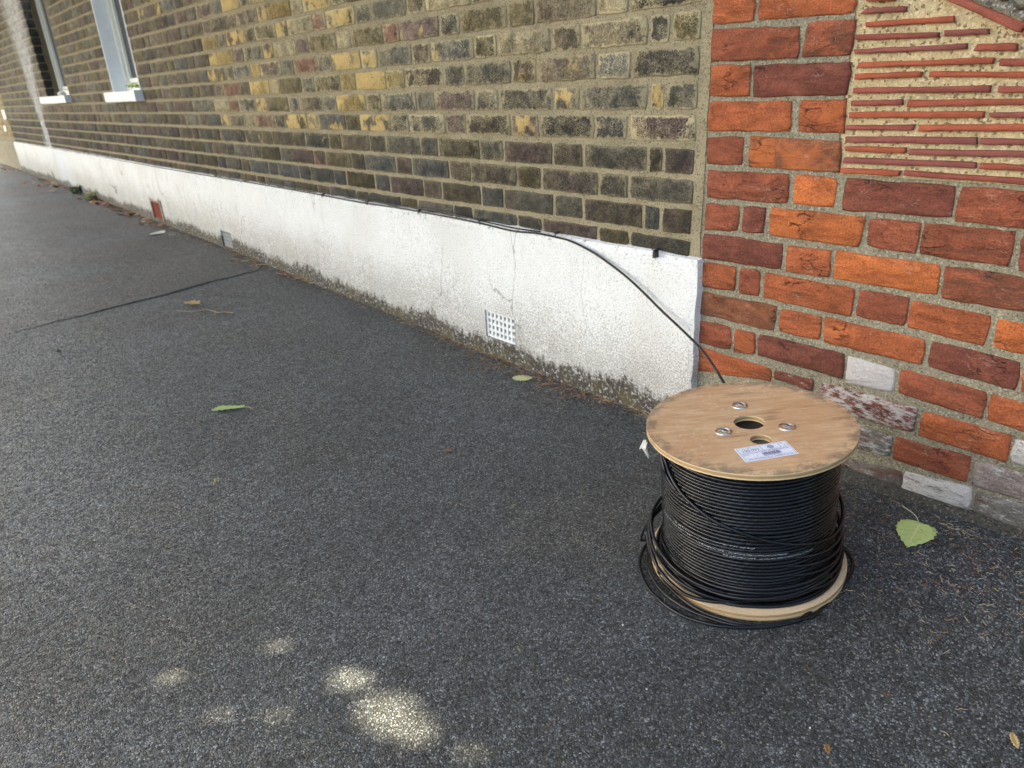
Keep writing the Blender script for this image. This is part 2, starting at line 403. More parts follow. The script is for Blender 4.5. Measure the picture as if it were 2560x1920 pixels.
def mat_ply():
    s = S('plywood_face'); p = s.objc(); x, y, z = s.sep(p)
    g = s.scale(p, (1, 5.0, 1)); 
    rot = s.node('ShaderNodeMapping', {'Vector': p, 'Rotation': (0, 0, .75), 'Scale': (2.2, 16, 1)}).outputs[0]
    grain = s.noise(rot, 6, 6, .65, .7); fib = s.noise(s.scale(rot, (3, 6, 1)), 14, 4, .7); blot = s.noise(p, 9, 4, .6)
    base = s.mix(s.step(grain, .25, .75), (.42, .25, .13), (.60, .41, .245))
    base = s.mix(.55, base, s.ramp(fib, [(.3, .82), (.5, 1.0), (.72, 1.2)]), 'MULTIPLY')
    base = s.mix(s.math('MULTIPLY', s.step(blot, .42, .62), .45), base, (.44, .235, .115))
    # pale fuzzy fibre and scuffs
    fz = s.noise(s.scale(p, (1, 1, 1), (4, 2, 0)), 120, 5, .75)
    base = s.mix(s.math('MULTIPLY', s.step(fz, .50, .66), s.math('MULTIPLY', s.step(s.noise(p, 13, 3), .42, .62), .6)), base, (.62, .49, .36))
    sc = s.node('ShaderNodeMapping', {'Vector': p, 'Rotation': (0, 0, -.66), 'Scale': (1.2, 9, 1)}).outputs[0]
    base = s.mix(s.math('MULTIPLY', s.step(s.noise(sc, 11, 4, .6), .66, .74), .5), base, (.68, .58, .47))
    sc2 = s.node('ShaderNodeMapping', {'Vector': p, 'Rotation': (0, 0, .55), 'Scale': (1.0, 7, 1), 'Location': (3, 5, 0)}).outputs[0]
    base = s.mix(s.math('MULTIPLY', s.step(s.noise(sc2, 8, 3, .5), .65, .74), .5), base, (.13, .075, .04))
    # grubby rim
    r = s.math('SQRT', s.math('ADD', s.math('MULTIPLY', x, x), s.math('MULTIPLY', y, y)))
    rim = s.math('MULTIPLY', s.step(s.math('ADD', r, s.math('MULTIPLY', s.noise(p, 26, 5, .7), .05)), .182, .204), s.step(s.noise(p, 45, 4, .7), .40, .6))
    base = s.mix(s.math('MULTIPLY', rim, .7), base, (.14, .115, .085))
    h = s.math('ADD', s.math('MULTIPLY', fib, 1.0), fz)
    return s.out(base, .72, .3, s.bump(h, .35, .001))
M_PLY = mat_ply()
def mat_plyedge(light):
    s = S('plywood_edge' if light else 'plywood_inner'); p = s.objc(); x, y, z = s.sep(p)
    if light:
        l = s.math('PINGPONG', s.math('ADD', s.math('MULTIPLY', z, 1 / .0055), s.math('MULTIPLY', s.noise(p, 30, 3), .35)), 1.0)
        base = s.mix(s.step(l, .3, .7), (.36, .23, .11), (.62, .47, .27))
        base = s.mix(.6, base, s.ramp(s.noise(s.scale(p, (1, 1, 12)), 70, 4, .7), [(.3, .6), (.55, 1.05), (.75, 1.3)]), 'MULTIPLY')
    else:
        g = s.noise(s.scale(p, (2, 14, 1)), 8, 5, .65)
        base = s.mix(g, (.52, .37, .215), (.68, .54, .37))
        base = s.mix(.4, base, s.ramp(s.noise(p, 160, 4, .7), [(.3, .75), (.7, 1.25)]), 'MULTIPLY')
    return s.out(base, .75, .3)
M_PLYE = mat_plyedge(True); M_PLYI = mat_plyedge(False)
def mat_cable():
    s = S('black_pvc'); p = s.objc()
    n = s.noise(p, 90, 3)
    base = s.mix(n, (.004, .0045, .006), (.010, .010, .012))
    ro = s.math('MULTIPLY_ADD', n, .16, .12)
    return s.out(base, ro, .36, s.bump(s.noise(p, 130, 2), .18, .0012))
M_CABLE = mat_cable()
M_ZINC = plain('zinc_plate', (.62, .65, .66), .28, .5, 1.0, .25, 220)
M_BOLTD = plain('oily_steel', (.20, .21, .21), .35, .5, 1.0, .3, 160)
M_LABEL = plain('label_paper', (.72, .76, .86), .5, .4, 0, .03, 40)
M_PRINT = plain('label_ink', (.085, .075, .19), .6, .3)
M_INKW = plain('cable_ink', (.55, .57, .60), .6, .3)
M_UPVC = plain('window_plastic', (.88, .86, .78), .35, .5, 0, .06, 30)
M_UPVCG = plain('window_plastic_dull', (.42, .42, .37), .4, .5, 0, .08, 30)
M_SILL = plain('sill_paint', (.74, .74, .74), .6, .4, 0, .10, 45)
M_REVEAL = plain('reveal_paint', (.82, .84, .85), .7, .3, 0, .10, 26)
M_REVEALB = plain('reveal_bare', (.17, .135, .085), .9, .2, 0, .35, 18)
M_GLASS = plain('window_glass', (.02, .024, .026), .05, .6)
M_CLIP = plain('clip_plastic', (.012, .012, .013), .4, .5)
M_RUST = plain('nail_steel', (.30, .09, .05), .7, .4, .3)
M_VENTW = plain('painted_vent', (.70, .70, .68), .75, .3, 0, .14, 90)
M_VENTG = plain('grimy_vent', (.36, .36, .34), .8, .3, 0, .3, 90)
M_VENTR = plain('terracotta_vent', (.24, .050, .032), .8, .3, 0, .2, 90)
M_DARK = plain('vent_hole_shade', (.010, .010, .009), .95, .1)  # shade inside the vent holes, put into the colour
M_SIGN = plain('small_sign', (.62, .62, .56), .5, .4, 0, .1, 60)
M_TAPE = plain('clear_tape', (.42, .41, .38), .35, .5, 0, .2, 120)
M_BARK = plain('bark', (.10, .08, .06), .9, .2, 0, .4, 20)
M_CROWN = None

# ------------------------------------------------------------------ pavement (structure)
def sheet(name, xs, ys, m, lift, edge_wob=0):
    X, Y = np.meshgrid(xs, ys)
    if edge_wob:
        X = X.copy()
        for j, yy in enumerate(ys):
            w = (vnoise(yy * 3.1, 3) - .5) * edge_wob + (vnoise(yy * 23, 4) - .5) * edge_wob * .5
            w2 = (vnoise(yy * 2.3, 8) - .5) * edge_wob + (vnoise(yy * 19, 9) - .5) * edge_wob * .5
            X[j, -1] += w; X[j, -2] += w; X[j, 0] += w2; X[j, 1] += w2
    Z = gz(X, Y) + lift
    if lift:
        pass
    else:
        Z += (np.vectorize(lambda a, b: math.sin(a * 2.1 + b * 1.3) + math.sin(a * 4.7 - b * 3.9))(np.clip(X, -15, 4), np.clip(Y, -6, 1))) * .0014
    n = len(xs)
    F = [(j * n + i, j * n + i + 1, (j + 1) * n + i + 1, (j + 1) * n + i) for j in range(len(ys) - 1) for i in range(n - 1)]
    return obj(name, np.stack([X.ravel(), Y.ravel(), Z.ravel()], -1), F, m, smooth=True)
xs = np.r_[-150, -60, -30, -20, np.arange(-15, 3, .1), 4, 8, 20, 60, 150]
ys = np.r_[-150, -60, -30, -15, -8, np.arange(-5, .31, .1), 3, 10, 40, 150]
tag(sheet('pavement', xs, ys, M_ASPH, 0), kind='structure')
tag(sheet('asphalt_patch', np.r_[-9.36, -9.352, np.arange(-9.3, -3.55, .1), -3.505, -3.495], np.r_[np.arange(-4.5, -.06, .06), -.015], M_ASPH2, .0015, .06), kind='structure')

# ------------------------------------------------------------------ brick builder
def brick_geo(quad, yf, depth=.02, jit=.0016, nl=7, ns=3, inset=.0035, r=rnd):
    """quad TL,TR,BR,BL as (x,z); irregular rounded block standing proud of the joint"""
    TL, TR, BR, BL = [np.array(q, float) for q in quad]
    per = []
    def side(a, b, n):
        for i in range(n): per.append(a + (b - a) * i / n)
    side(TL, TR, nl); side(TR, BR, ns); side(BR, BL, nl); side(BL, TL, ns)
    per = np.array(per); c = per.mean(0); n = len(per)
    nrm = np.array([[r.uniform(-1, 1), r.uniform(-1, 1)] for _ in range(n)]) * jit
    corner = [0, nl, nl + ns, 2 * nl + ns]
    P = per + nrm
    for k in corner: P[k] = P[k] + (c - P[k]) / np.linalg.norm(c - P[k]) * r.uniform(.0008, .0036)
    d = c - P; dl = np.abs(d)
    ins = P + np.sign(d) * np.minimum(dl * .4, inset)
    tx, tz = r.uniform(-.0012, .0012), r.uniform(-.0012, .0012)
    w = max(np.abs(per[:, 0] - c[0]).max(), 1e-3); hh = max(np.abs(per[:, 1] - c[1]).max(), 1e-3)
    V = [(a, yf + depth, b) for a, b in P] + [(a, yf + .0022, b) for a, b in P]
    V += [(a, yf + tx * (a - c[0]) / w + tz * (b - c[1]) / hh + r.uniform(-.0006, .0006), b) for a, b in ins]
    V.append((c[0], yf - .0004, c[1]))
    F = []
    for k in (0, n):
        F += [(k + i, k + (i + 1) % n, k + n + (i + 1) % n, k + n + i) for i in range(n)]
    F += [(2 * n + i, 2 * n + (i + 1) % n, 3 * n) for i in range(n)]
    edge = [1.0] * (2 * n) + [.72] * n + [0.0]
    return V, F, edge

def cutout_face(xs, zs, holes, y, wob=.0, seed=1):
    """front skin with rectangular holes; returns verts, faces"""
    for (a, b, c, d) in holes: xs = np.r_[xs, a, b]; zs = np.r_[zs, c, d]
    xs = np.unique(np.round(xs, 5)); zs = np.unique(np.round(zs, 5))
    idx = {}; V = []; F = []
    def vid(i, j):
        if (i, j) not in idx:
            idx[(i, j)] = len(V)
            yy = y + wob * (vnoise(xs[i] * 3.3 + zs[j] * 1.7, seed) - .5 + .5 * (vnoise(xs[i] * 9.1 - zs[j] * 12.3, seed + 1) - .5))
            V.append((xs[i], yy, zs[j]))
        return idx[(i, j)]
    for i in range(len(xs) - 1):
        for j in range(len(zs) - 1):
            mx, mz = (xs[i] + xs[i + 1]) / 2, (zs[j] + zs[j + 1]) / 2
            if any(a < mx < b and c < mz < d for a, b, c, d in holes): continue
            F.append((vid(i, j), vid(i + 1, j), vid(i + 1, j + 1), vid(i, j + 1)))
    return V, F
def hole_sides(mb, h, y0, y1):
    a, b, c, d = h
    mb.add([(a, y0, c), (a, y1, c), (a, y1, d), (a, y0, d)], [(0, 1, 2, 3)])
    mb.add([(b, y0, c), (b, y0, d), (b, y1, d), (b, y1, c)], [(0, 1, 2, 3)])
    mb.add([(a, y0, d), (a, y1, d), (b, y1, d), (b, y0, d)], [(0, 1, 2, 3)])
    mb.add([(a, y0, c), (b, y0, c), (b, y1, c), (a, y1, c)], [(0, 1, 2, 3)])

# ------------------------------------------------------------------ stock brick house wall
CH = 0.0755
XR = -0.796; XL = -11.25
PT = -0.353 + ZO                       # plinth top
W2 = (-5.914, -5.245, .146 + ZO, 2.9)  # window openings x0,x1,z0,z1
W1 = (-8.400, -7.425, .149 + ZO, 2.9)
house = empty('house_wall', (-1.0, 0, ZO - .83))
HOFF = np.array(house.location)
tag(house, 'dark yellow stock brick house wall with two sash windows above a white plinth', 'wall')
def hobj(*a, **k):
    o = k.pop('o', None)
def child(o, parent):
    o.parent = parent
    o.matrix_parent_inverse = Matrix.Translation(-Vector(parent.location)) if parent.parent is None else Matrix()
    return o
V, F = cutout_face(np.linspace(XL, -.7695, 44), np.linspace(PT - .03, 3.3, 16), [W1, W2], .0045)
mb = MB(); mb.add(V, F)
mb.box((XL, .17, PT - .3), (W1[0], .25, 3.3)); mb.box((W1[1], .17, PT - .3), (W2[0], .25, 3.3)); mb.box((W2[1], .17, PT - .3), (-.772, .25, 3.3))
mb.box((W1[0], .17, PT - .3), (W1[1], .25, W1[2] - .01)); mb.box((W2[0], .17, PT - .3), (W2[1], .25, W2[2] - .01))
mb.box((W1[0], .17, W1[3]), (W1[1], .25, 3.3)); mb.box((W2[0], .17, W2[3]), (W2[1], .25, 3.3))
child(mb.build('mortar', M_MORT), house)

P_, H_ = 0.3466, 0.1167
OFF = -1.178
TINT = dict(grey=(.150, .138, .112), brown=(.155, .120, .088), olive=(.150, .122, .066), purple=(.150, .105, .095),
            black=(.060, .056, .050), yellow=(.42, .295, .11), cream=(.37, .31, .20), pink=(.29, .155, .115), slate=(.120, .120, .116))
def row_spans(k):
    """left/right limits of the bricks of course k (Flemish bond), from the corner leftwards"""
    sp = []
    if k % 2:
        sp += [(-.888, XR), (-.948, -.888)]
        n = 0
        while OFF - n * P_ > XL - .5:
            a = OFF - n * P_
            sp.append((a, a + P_ - H_)); sp.append((a - H_, a)); n += 1
    else:
        c = OFF + (P_ - H_) / 2
        sp.append((c + H_ / 2, XR)); sp.append((c - H_ / 2, c + H_ / 2))
        n = 1
        while c - n * P_ > XL - .5:
            cc = c - n * P_
            sp.append((cc + H_ / 2, cc + P_ - H_ / 2)); sp.append((cc - H_ / 2, cc + H_ / 2)); n += 1
    return sp
stock = []
for k in range(-1, 40):
    z0 = (k - 5) * CH + ZO + rnd.uniform(-.0015, .0015); z1 = z0 + CH
    if z0 > 3.2: break
    jl = {}
    for a, b in row_spans(k):
        g = .0055
        key = lambda v: jl.setdefault(round(v, 3), rnd.uniform(-.008, .008) if v < XR - .02 else 0)
        xa, xb = a + key(a) + g, b + key(b) - g
        za, zb = z0 + .0075, z1 - .0075
        if za < PT + .001:
            za = PT + rnd.uniform(-.001, .006)
        if zb - za < .008: continue
        xa = max(xa, XL + .01)
        pieces = [(xa, xb)]
        for (wa, wb, wz0, wz1) in ((W1[0], W1[1], W1[2] - .06, W1[3]), (W2[0], W2[1], W2[2] - .07, W2[3])):
            if zb > wz0 + .004 and za < wz1:
                np_ = []
                for (p, q) in pieces:
                    if q <= wa or p >= wb: np_.append((p, q)); continue
                    if p < wa - .02: np_.append((p, wa - .002))
                    if q > wb + .02: np_.append((wb + .002, q))
                pieces = np_
        for (p, q) in pieces:
            if q - p < .02: continue
            stock.append((k, p, q, za, zb))
def stock_attr(k, x, w):
    u = rnd.random()
    if x < -4.0:
        t = rnd.choice(['grey', 'brown', 'grey', 'olive', 'brown', 'purple', 'slate'])
        soot, yel, red = rnd.uniform(.2, .6), rnd.uniform(.1, .55), rnd.uniform(.0, .5)
        if k >= 12 and x > -5 and u < .25: yel = .9
    elif x < -2.0:
        t = rnd.choice(['grey', 'brown', 'olive', 'slate', 'purple', 'cream', 'yellow', 'pink', 'grey'])
        soot, yel, red = rnd.uniform(.1, .6), rnd.uniform(.2, .7), rnd.uniform(.0, .7)
        if u < .34 and x < -2.2: yel = rnd.uniform(.8, 1.05); soot = rnd.uniform(0, .35)
    else:
        t = rnd.choice(['grey', 'slate', 'olive', 'brown', 'cream', 'purple', 'black', 'grey'])
        soot, yel, red = rnd.uniform(.35, .85), rnd.uniform(.25, .66), rnd.uniform(.0, .5)
        if u < .14: yel = rnd.uniform(.72, .9)
    crack = rnd.uniform(.08, .40) if x < -4 else (rnd.uniform(.15, .8) if x < -2 else rnd.uniform(.35, 1.0))
    if k <= 3:
        if t in ('cream', 'yellow', 'pink'): t = 'slate'
        yel *= .7; crack *= .35; soot = min(.85, soot + .1)
    c = np.array(TINT[t]) * rnd.uniform(.55, 1.12) * np.array([1, .97, .90])
    if k <= 1: yel *= .5; crack *= .4
    if k <= 3: c = c * .62
    elif k <= 4: c = c * .8
    if k >= 6 and x > -2.2: c = c * 1.1
    return (*c, crack), (soot, yel, red, rnd.random())
def shown(p, q, za, zb):
    pr = [project((a, 0, b)) for a, b in ((p, za), (q, za), (p, zb), (q, zb))]
    xs_ = [min(max(t[0], 0), 2560) for t in pr]; ys_ = [min(max(t[1], 0), 1920) for t in pr]
    if min(t[2] for t in pr) < .2: return 0
    return max(0, max(xs_) - min(xs_)) * max(0, max(ys_) - min(ys_))
stock = sorted(((shown(*s[1:]), *s) for s in stock), key=lambda t: -t[0])
far = MB()
for i, (area, k, p, q, za, zb) in enumerate(stock):
    c, par = stock_attr(k, (p + q) / 2, q - p)
    near = i < 298 and area > 0
    yf = rnd.uniform(-.0015, .0015)
    w = q - p
    V, F, E_ = brick_geo([(p, zb), (q, zb), (q, za), (p, za)], yf, .015, .0022 if near else .0012, (8 if w > .15 else 4) if near else 3, 3 if near else 1, .0022)
    if near:
        o = obj('brick', V, F, M_STOCK, None, True, {'Col': np.tile(c, (len(V), 1)), 'Par': np.tile(par, (len(V), 1)), 'edge': E_}, origin=np.array([(p + q) / 2, 0, (za + zb) / 2]))
        child(o, house)
    else:
        far.add(V, F, Col=[tuple(c)] * len(V), Par=[par] * len(V), edge=E_)
o = child(far.build('brickwork', M_STOCK, None, True), house); tag(o, kind='stuff')

# joint fillet between the two walls
mb = MB()
n = 60
zz = np.linspace(PT + .01, 3.3, n)
for i in range(n - 1):
    a0 = -.798 + .004 * vnoise(zz[i] * 40, 1); a1 = -.798 + .004 * vnoise(zz[i + 1] * 40, 1)
    b0 = -.770 + .003 * vnoise(zz[i] * 31, 2); b1 = -.770 + .003 * vnoise(zz[i + 1] * 31, 2)
    mb.add([(a0, .001, zz[i]), (b0, .001, zz[i]), (b1, .001, zz[i + 1]), (a1, .001, zz[i + 1]), (b0, .01, zz[i]), (b1, .01, zz[i + 1])], [(0, 1, 2, 3), (1, 4, 5, 2)])
child(mb.build('joint_fillet', M_MORT), house)

# ------------------------------------------------------------------ plinth with its air vents
YP = -.022
VENTS = [(-1.640, -1.480, -.757 + ZO, -.656 + ZO), (-4.200, -4.035, -.767 + ZO, -.667 + ZO),
         (-5.550, -5.340, -.730 + ZO, -.607 + ZO), (-7.930, -7.740, -.740 + ZO, -.652 + ZO)]
PXR = -.757
V, F = cutout_face(np.linspace(XL, PXR - .003, 140), np.linspace(-.30, PT - .014, 15), VENTS, YP, .006, 3)
vx = np.array(V); vx[:, 0] = np.minimum(vx[:, 0], PXR)
mb = MB(); mb.add(vx.tolist(), F)
top = sorted({round(v[0], 5) for v in V})
zt = max(v[2] for v in V)
frontz = {round(v[0], 5): v[1] for v in V if abs(v[2] - zt) < 1e-6}
for a, b in zip(top[:-1], top[1:]):
    ja, jb = .006 * vnoise(a * 25, 6), .006 * vnoise(b * 25, 6)
    fa, fb = frontz[a], frontz[b]
    mb.add([(a, fa, zt), (b, fb, zt), (b, fb + .007, PT + jb), (a, fa + .007, PT + ja), (b, .012, PT + jb + .006), (a, .012, PT + ja + .006)], [(0, 1, 2, 3), (3, 2, 4, 5)])
# right-hand end of the render, chipped
zs_ = np.linspace(-.2, PT + .004, 24)
for a, b in zip(zs_[:-1], zs_[1:]):
    ja, jb = .008 * vnoise(a * 37, 7), .008 * vnoise(b * 37, 7)
    mb.add([(PXR - .02, YP - .001, a), (PXR + ja - .004, YP + .001, a), (PXR + jb - .004, YP + .001, b), (PXR - .02, YP - .001, b), (PXR + ja, .02, a), (PXR + jb, .02, b)], [(0, 1, 2, 3), (1, 4, 5, 2)])
mb.box((XL - .001, YP + .001, -.2), (XL + .004, .05, PT))
for h in VENTS: hole_sides(mb, h, YP, .06)
hg = [v[2] - float(gz(v[0], -.02)) for v in mb.v]
mb.a['hg'] = hg
plinth = child(mb.build('plinth', M_PLINTH, None, False), house)
plinth['label'] = 'white painted plinth with a dirty foot'
def sub(o): o.parent = plinth; return o          # third level: plinth sits at identity in world, see child()
def lattice(h, nx, nz, bar_x, bar_z, y0, y1):
    a, b, c, d = h; m = MB()
    pw = (b - a - bar_x) / nx; ph = (d - c - bar_z) / nz
    for i in range(nx + 1): m.box((a + i * pw, y0, c), (a + i * pw + bar_x, y1, d))
    for j in range(nz + 1):
        for i in range(nx): m.box((a + i * pw + bar_x, y0 + .0015, c + j * ph), (a + (i + 1) * pw, y1, c + j * ph + bar_z))
    return m
def vent(h, nx, nz, bx, bz, m, y0):
    g = lattice(h, nx, nz, bx, bz, y0, y0 + .016)
    o = sub(g.build('air_vent', m))
    bk = MB(); bk.box((h[0], y0 + .0161, h[2]), (h[1], y0 + .021, h[3])); sub(bk.build('vent_shade_sheet', M_DARK))  # near-black sheet close behind the bars stands in for shade in the holes
    return o
v = vent(VENTS[0], 7, 4, .0095, .0100, M_VENTW, YP + .007); v['label'] = 'white painted square-holed air vent'
v = vent(VENTS[1], 7, 4, .009, .008, M_VENTG, YP + .010); v['label'] = 'grimy air vent set back in the plinth'
h = VENTS[2]
v = vent((h[0], h[1], h[2], h[3]), 9, 7, .011, .0085, M_VENTR, YP + .002); v['label'] = 'new dark red terracotta air vent in a grey cement patch'
m = MB(); m.box((h[0] - .022, YP - .006, h[2] - .012), (h[0], YP + .01, h[3] + .02)); m.box((h[1], YP - .006, h[2] - .012), (h[1] + .024, YP + .01, h[3] + .018))
m.add([(h[0], YP - .006, h[3]), (h[1], YP - .006, h[3]), (h[1] + .024, YP - .006, h[3] + .05), (h[1] - .04, YP - .006, h[3] + .012), (h[0] + .08, YP - .006, h[3] + .008), (h[0] - .02, YP - .006, h[3] + .03)], [(0, 1, 2, 3, 4, 5)])
sub(m.build('cement_patch', M_RENDER))
v = vent(VENTS[3], 7, 4, .010, .009, M_VENTG, YP + .008); v['label'] = 'far small grey air vent'

# ------------------------------------------------------------------ windows
def window(wd, depth, brick_reveal, sill, label):
    a, b, c, d = wd
    zt = d
    m = MB()
    yf, yg = (.09, .128) if not brick_reveal else (.120, .152)
    # frame: outer box then sash
    fwd = .035
    m.box((a + .002, yf, c + .004), (a + fwd, yf + .06, zt)); m.box((b - fwd, yf, c + .004), (b - .002, yf + .06, zt))
    m.box((a + fwd, yf, c + .004), (b - fwd, yf + .06, c + .05)); m.box((a + fwd, yf, zt - .05), (b - fwd, yf + .06, zt))
    m.box((a + fwd + .006, yf + .022, c + .056), (a + fwd + .03, yf + .05, zt - .056)); m.box((b - fwd - .03, yf + .022, c + .056), (b - fwd - .006, yf + .05, zt - .056))
    m.box((a + fwd + .03, yf + .022, c + .056), (b - fwd - .03, yf + .05, c + .085))
    m.box((a + fwd + .03, yf + .022, 1.9), (b - fwd - .03, yf + .05, 1.94))
    w = child(m.build('window', M_UPVC), house); w['label'] = label
    g = MB(); g.box((a + .03, yf + .040, c + .05), (b - .03, yf + .046, zt - .03))
    g.build('pane', M_GLASS, w)
    # reveals
    r = MB()
    y0 = 0.004
    if brick_reveal:
        r.box((a - .012, .078, c), (a + .001, yf + .03, zt))
        r.box((b - .001, y0, c), (b + .012, yf + .03, zt))
        r.box((a - .012, y0 + .004, zt), (b + .012, yf + .03, zt + .01)); r.box((a - .012, y0 + .006, c - .006), (b + .012, yf + .03, c + .002))
        r.build('reveal', M_REVEALB, w)
        k = 0
        z = c + .006
        while z < 1.9:
            mbk = MB()
            V, F, E_ = brick_geo([(.002, z + .066), (.076 + rnd.uniform(-.012, .004), z + .066), (.076 + rnd.uniform(-.012, .004), z), (.002, z)], 0, .012, .002, 3, 2)
            V = [(a - vy + .002, vxx, vz) for (vxx, vy, vz) in V]
            mbk.add(V, [f[::-1] for f in F], Col=[(.045, .045, .05, .1)] * len(V), Par=[(1.0, 0, 0, rnd.random())] * len(V), edge=[e * .4 for e in E_])
            mbk.build('reveal_brick', M_STOCK, w, True)
            z += CH
        mo = MB(); mo.box((a - .02, .0046, c), (a - .0075, .08, zt)); mo.build('reveal_mortar', M_MORT, w)
    else:
        r.box((a - .012, -.003, c), (a + .001, yf + .01, zt)); r.box((b - .001, -.003, c), (b + .012, yf + .01, zt))
        r.box((a - .012, .001, zt), (b + .012, yf + .01, zt + .012))
        r.box((a - .012, .001, c - .008), (b + .012, yf + .02, c + .001))
        r.build('reveal', M_REVEAL, w)
    s = MB(); sx0, sx1, sz0, sz1, sy = sill
    n = 14
    V = []
    for i in range(n + 1):
        x = sx0 + (sx1 - sx0) * i / n
        e = .0025
        q = lambda s_: (vnoise(x * 30, s_) - .5) * .004
        V += [(x, .05, sz0 + q(1)), (x, sy + .003, sz0 + q(2)), (x, sy, sz0 + .006 + q(2)), (x, sy, sz1 - .005), (x, sy + .004, sz1 + q(4) * .4), (x, .11, sz1 + .008)]
    F = []
    for i in range(n):
        for j in range(6): F.append((i * 6 + j, (i + 1) * 6 + j, (i + 1) * 6 + (j + 1) % 6, i * 6 + (j + 1) % 6))
    F += [tuple(range(6)), tuple(n * 6 + j for j in range(6))[::-1]]
    s.add(V, F); s.build('sill', M_SILL, w)
    return w
window(W2, .09, False, (-5.995, -5.205, .076 + ZO, .144 + ZO, -.055), 'nearer window with a white painted reveal')
window(W1, .12, True, (-8.530, -7.372, .087 + ZO, .149 + ZO, -.05), 'further window with a blackened brick reveal')

# ------------------------------------------------------------------ neighbouring pier at the far left end
pier = empty('brick_pier', (-11.9, 0, float(gz(-11.9, 0))))
tag(pier, 'pale brick pier on a drab rendered base beyond the far end of the white plinth', 'pier')
mb = MB(); mb.box((-13.9, -.012, -.1), (-11.262, .2, PT + .01))
child(mb.build('rendered_base', M_RENDER), pier)
mb = MB(); mb.box((-13.9, .006, PT + .012), (-11.256, .2, 3.3)); child(mb.build('mortar', M_MORT), pier)
far = MB()
for k in range(0, 40):
    z0 = (k - 4.9) * CH + ZO
    if z0 < PT: continue
    x = -13.9 + (.17 if k % 2 else 0)
    while x < -11.28:
        w = .225 if rnd.random() < .55 else .11
        x1 = min(x + w, -11.27)
        if x1 - x > .03:
            V, F, E_ = brick_geo([(x, z0 + .066), (x1 - .011, z0 + .066), (x1 - .011, z0 + .004), (x, z0 + .004)], 0, .015, .0015, 3, 1)
            c = np.array(rnd.choice([TINT['cream'], TINT['yellow'], (.30, .22, .12), (.36, .25, .14)])) * rnd.uniform(.8, 1.05)
            far.add(V, F, Col=[(*c, .3)] * len(V), Par=[(rnd.uniform(0, .4), rnd.uniform(.4, .9), .2, rnd.random())] * len(V), edge=E_)
        x = x1
child(tag(far.build('brickwork', M_STOCK, None, True), kind='stuff'), pier)
def wall_sign(cx, cz, w, h, label):
    r = MB(); c = .2 * min(w, h)
    V = [(cx - w / 2 + c, -.008, cz - h / 2), (cx + w / 2 - c, -.008, cz - h / 2), (cx + w / 2, -.008, cz - h / 2 + c), (cx + w / 2, -.008, cz + h / 2 - c), (cx + w / 2 - c, -.008, cz + h / 2), (cx - w / 2 + c, -.008, cz + h / 2), (cx - w / 2, -.008, cz + h / 2 - c), (cx - w / 2, -.008, cz - h / 2 + c)]
    V += [(x, .006, z) for x, y, z in V]
    F = [tuple(range(8))] + [(i, i + 8, (i + 1) % 8 + 8, (i + 1) % 8) for i in range(8)]
    r.add(V, F)
    o = r.build('wall_plate', M_SIGN); tag(o, label, 'plate', 'small white plates on the far pier')
    k = MB()
    for j in range(3): k.box((cx - w * .3, -.0095, cz - h * .25 + j * h * .2), (cx + w * .3, -.0082, cz - h * .25 + j * h * .2 + h * .06))
    k.build('plate_marking', M_UPVCG, o)
wall_sign(-11.42, -.015 + ZO, .24, .115, 'oval white plate fixed on the far pale brick pier, the upper one')
wall_sign(-11.70, -.19 + ZO, .20, .07, 'small square white plate fixed on the far pale brick pier, the lower one')

# ------------------------------------------------------------------ red brick wall with creasing tiles
red = empty('red_brick_wall', (-.4, 0, float(gz(-.4, 0))))
tag(red, 'orange red brick wall with an inset panel of thin clay tiles beside the drum', 'wall')
def tr(L, x0, y0, s): return [(x0 + a / s, y0 + b / s) for a, b in L]
RB = []
A = lambda q, t, **k: RB.append((tr(q, 1740, 0, 3.1725), t, k))
B_ = lambda q, t, **k: RB.append((tr(q, 1740, 300, 3.1725), t, k))
C_ = lambda q, t, **k: RB.append((tr(q, 1920, 480, 3.456), t, k))
D_ = lambda q, t, **k: RB.append((tr(q, 1740, 600, 3.1725), t, k))
E_1 = lambda q, t, **k: RB.append((tr(q, 1560, 900, 3.456), t, k))
G_ = lambda q, t, **k: RB.append((tr(q, 1920, 900, 3.456), t, k))
H_1 = lambda q, t, **k: RB.append((tr(q, 2140, 440, 3.024), t, k))
R, O, BR, MA, BN = 'red', 'orange', 'bright', 'maroon', 'brown'
A([(145, -70), (458, -95), (445, 165), (130, 190)], O, smudge=.5)
A([(502, -92), (1268, -150), (1254, 95), (490, 160)], O, smudge=.45)
A([(125, 238), (815, 212), (806, 455), (115, 482)], R, smudge=.65, orange=.55)
A([(875, 182), (1255, 160), (1215, 435), (843, 445)], R, smudge=.7)
A([(118, 522), (422, 520), (412, 755), (108, 758)], O, smudge=.35)
A([(460, 520), (1218, 497), (1185, 750), (448, 765)], MA, smudge=.5)
A([(105, 810), (752, 808), (742, 1042), (92, 1032)], O, smudge=.3)
A([(828, 800), (1182, 800), (1168, 1055), (806, 1043)], O, smudge=.4, orange=.6)
B_([(90, 138), (378, 140), (362, 350), (85, 345)], R, smudge=.45)
B_([(430, 132), (1142, 172), (1125, 412), (412, 368)], BN, orange=.75, smudge=.35)
B_([(90, 402), (727, 440), (720, 660), (82, 610)], R, smudge=.55)
B_([(782, 435), (1120, 470), (1090, 692), (765, 662)], BR, smudge=.5)
B_([(78, 665), (335, 685), (328, 880), (65, 868)], R, smudge=.5)
B_([(378, 685), (545, 702), (525, 902), (365, 885)], MA, smudge=.3)
D_([(60, -50), (678, 38), (665, 232), (45, 140)], MA, smudge=.55)
D_([(725, 50), (1060, 92), (1045, 298), (708, 245)], O, smudge=.3)
D_([(38, 180), (312, 215), (300, 405), (25, 370)], O, smudge=.3, orange=.6)
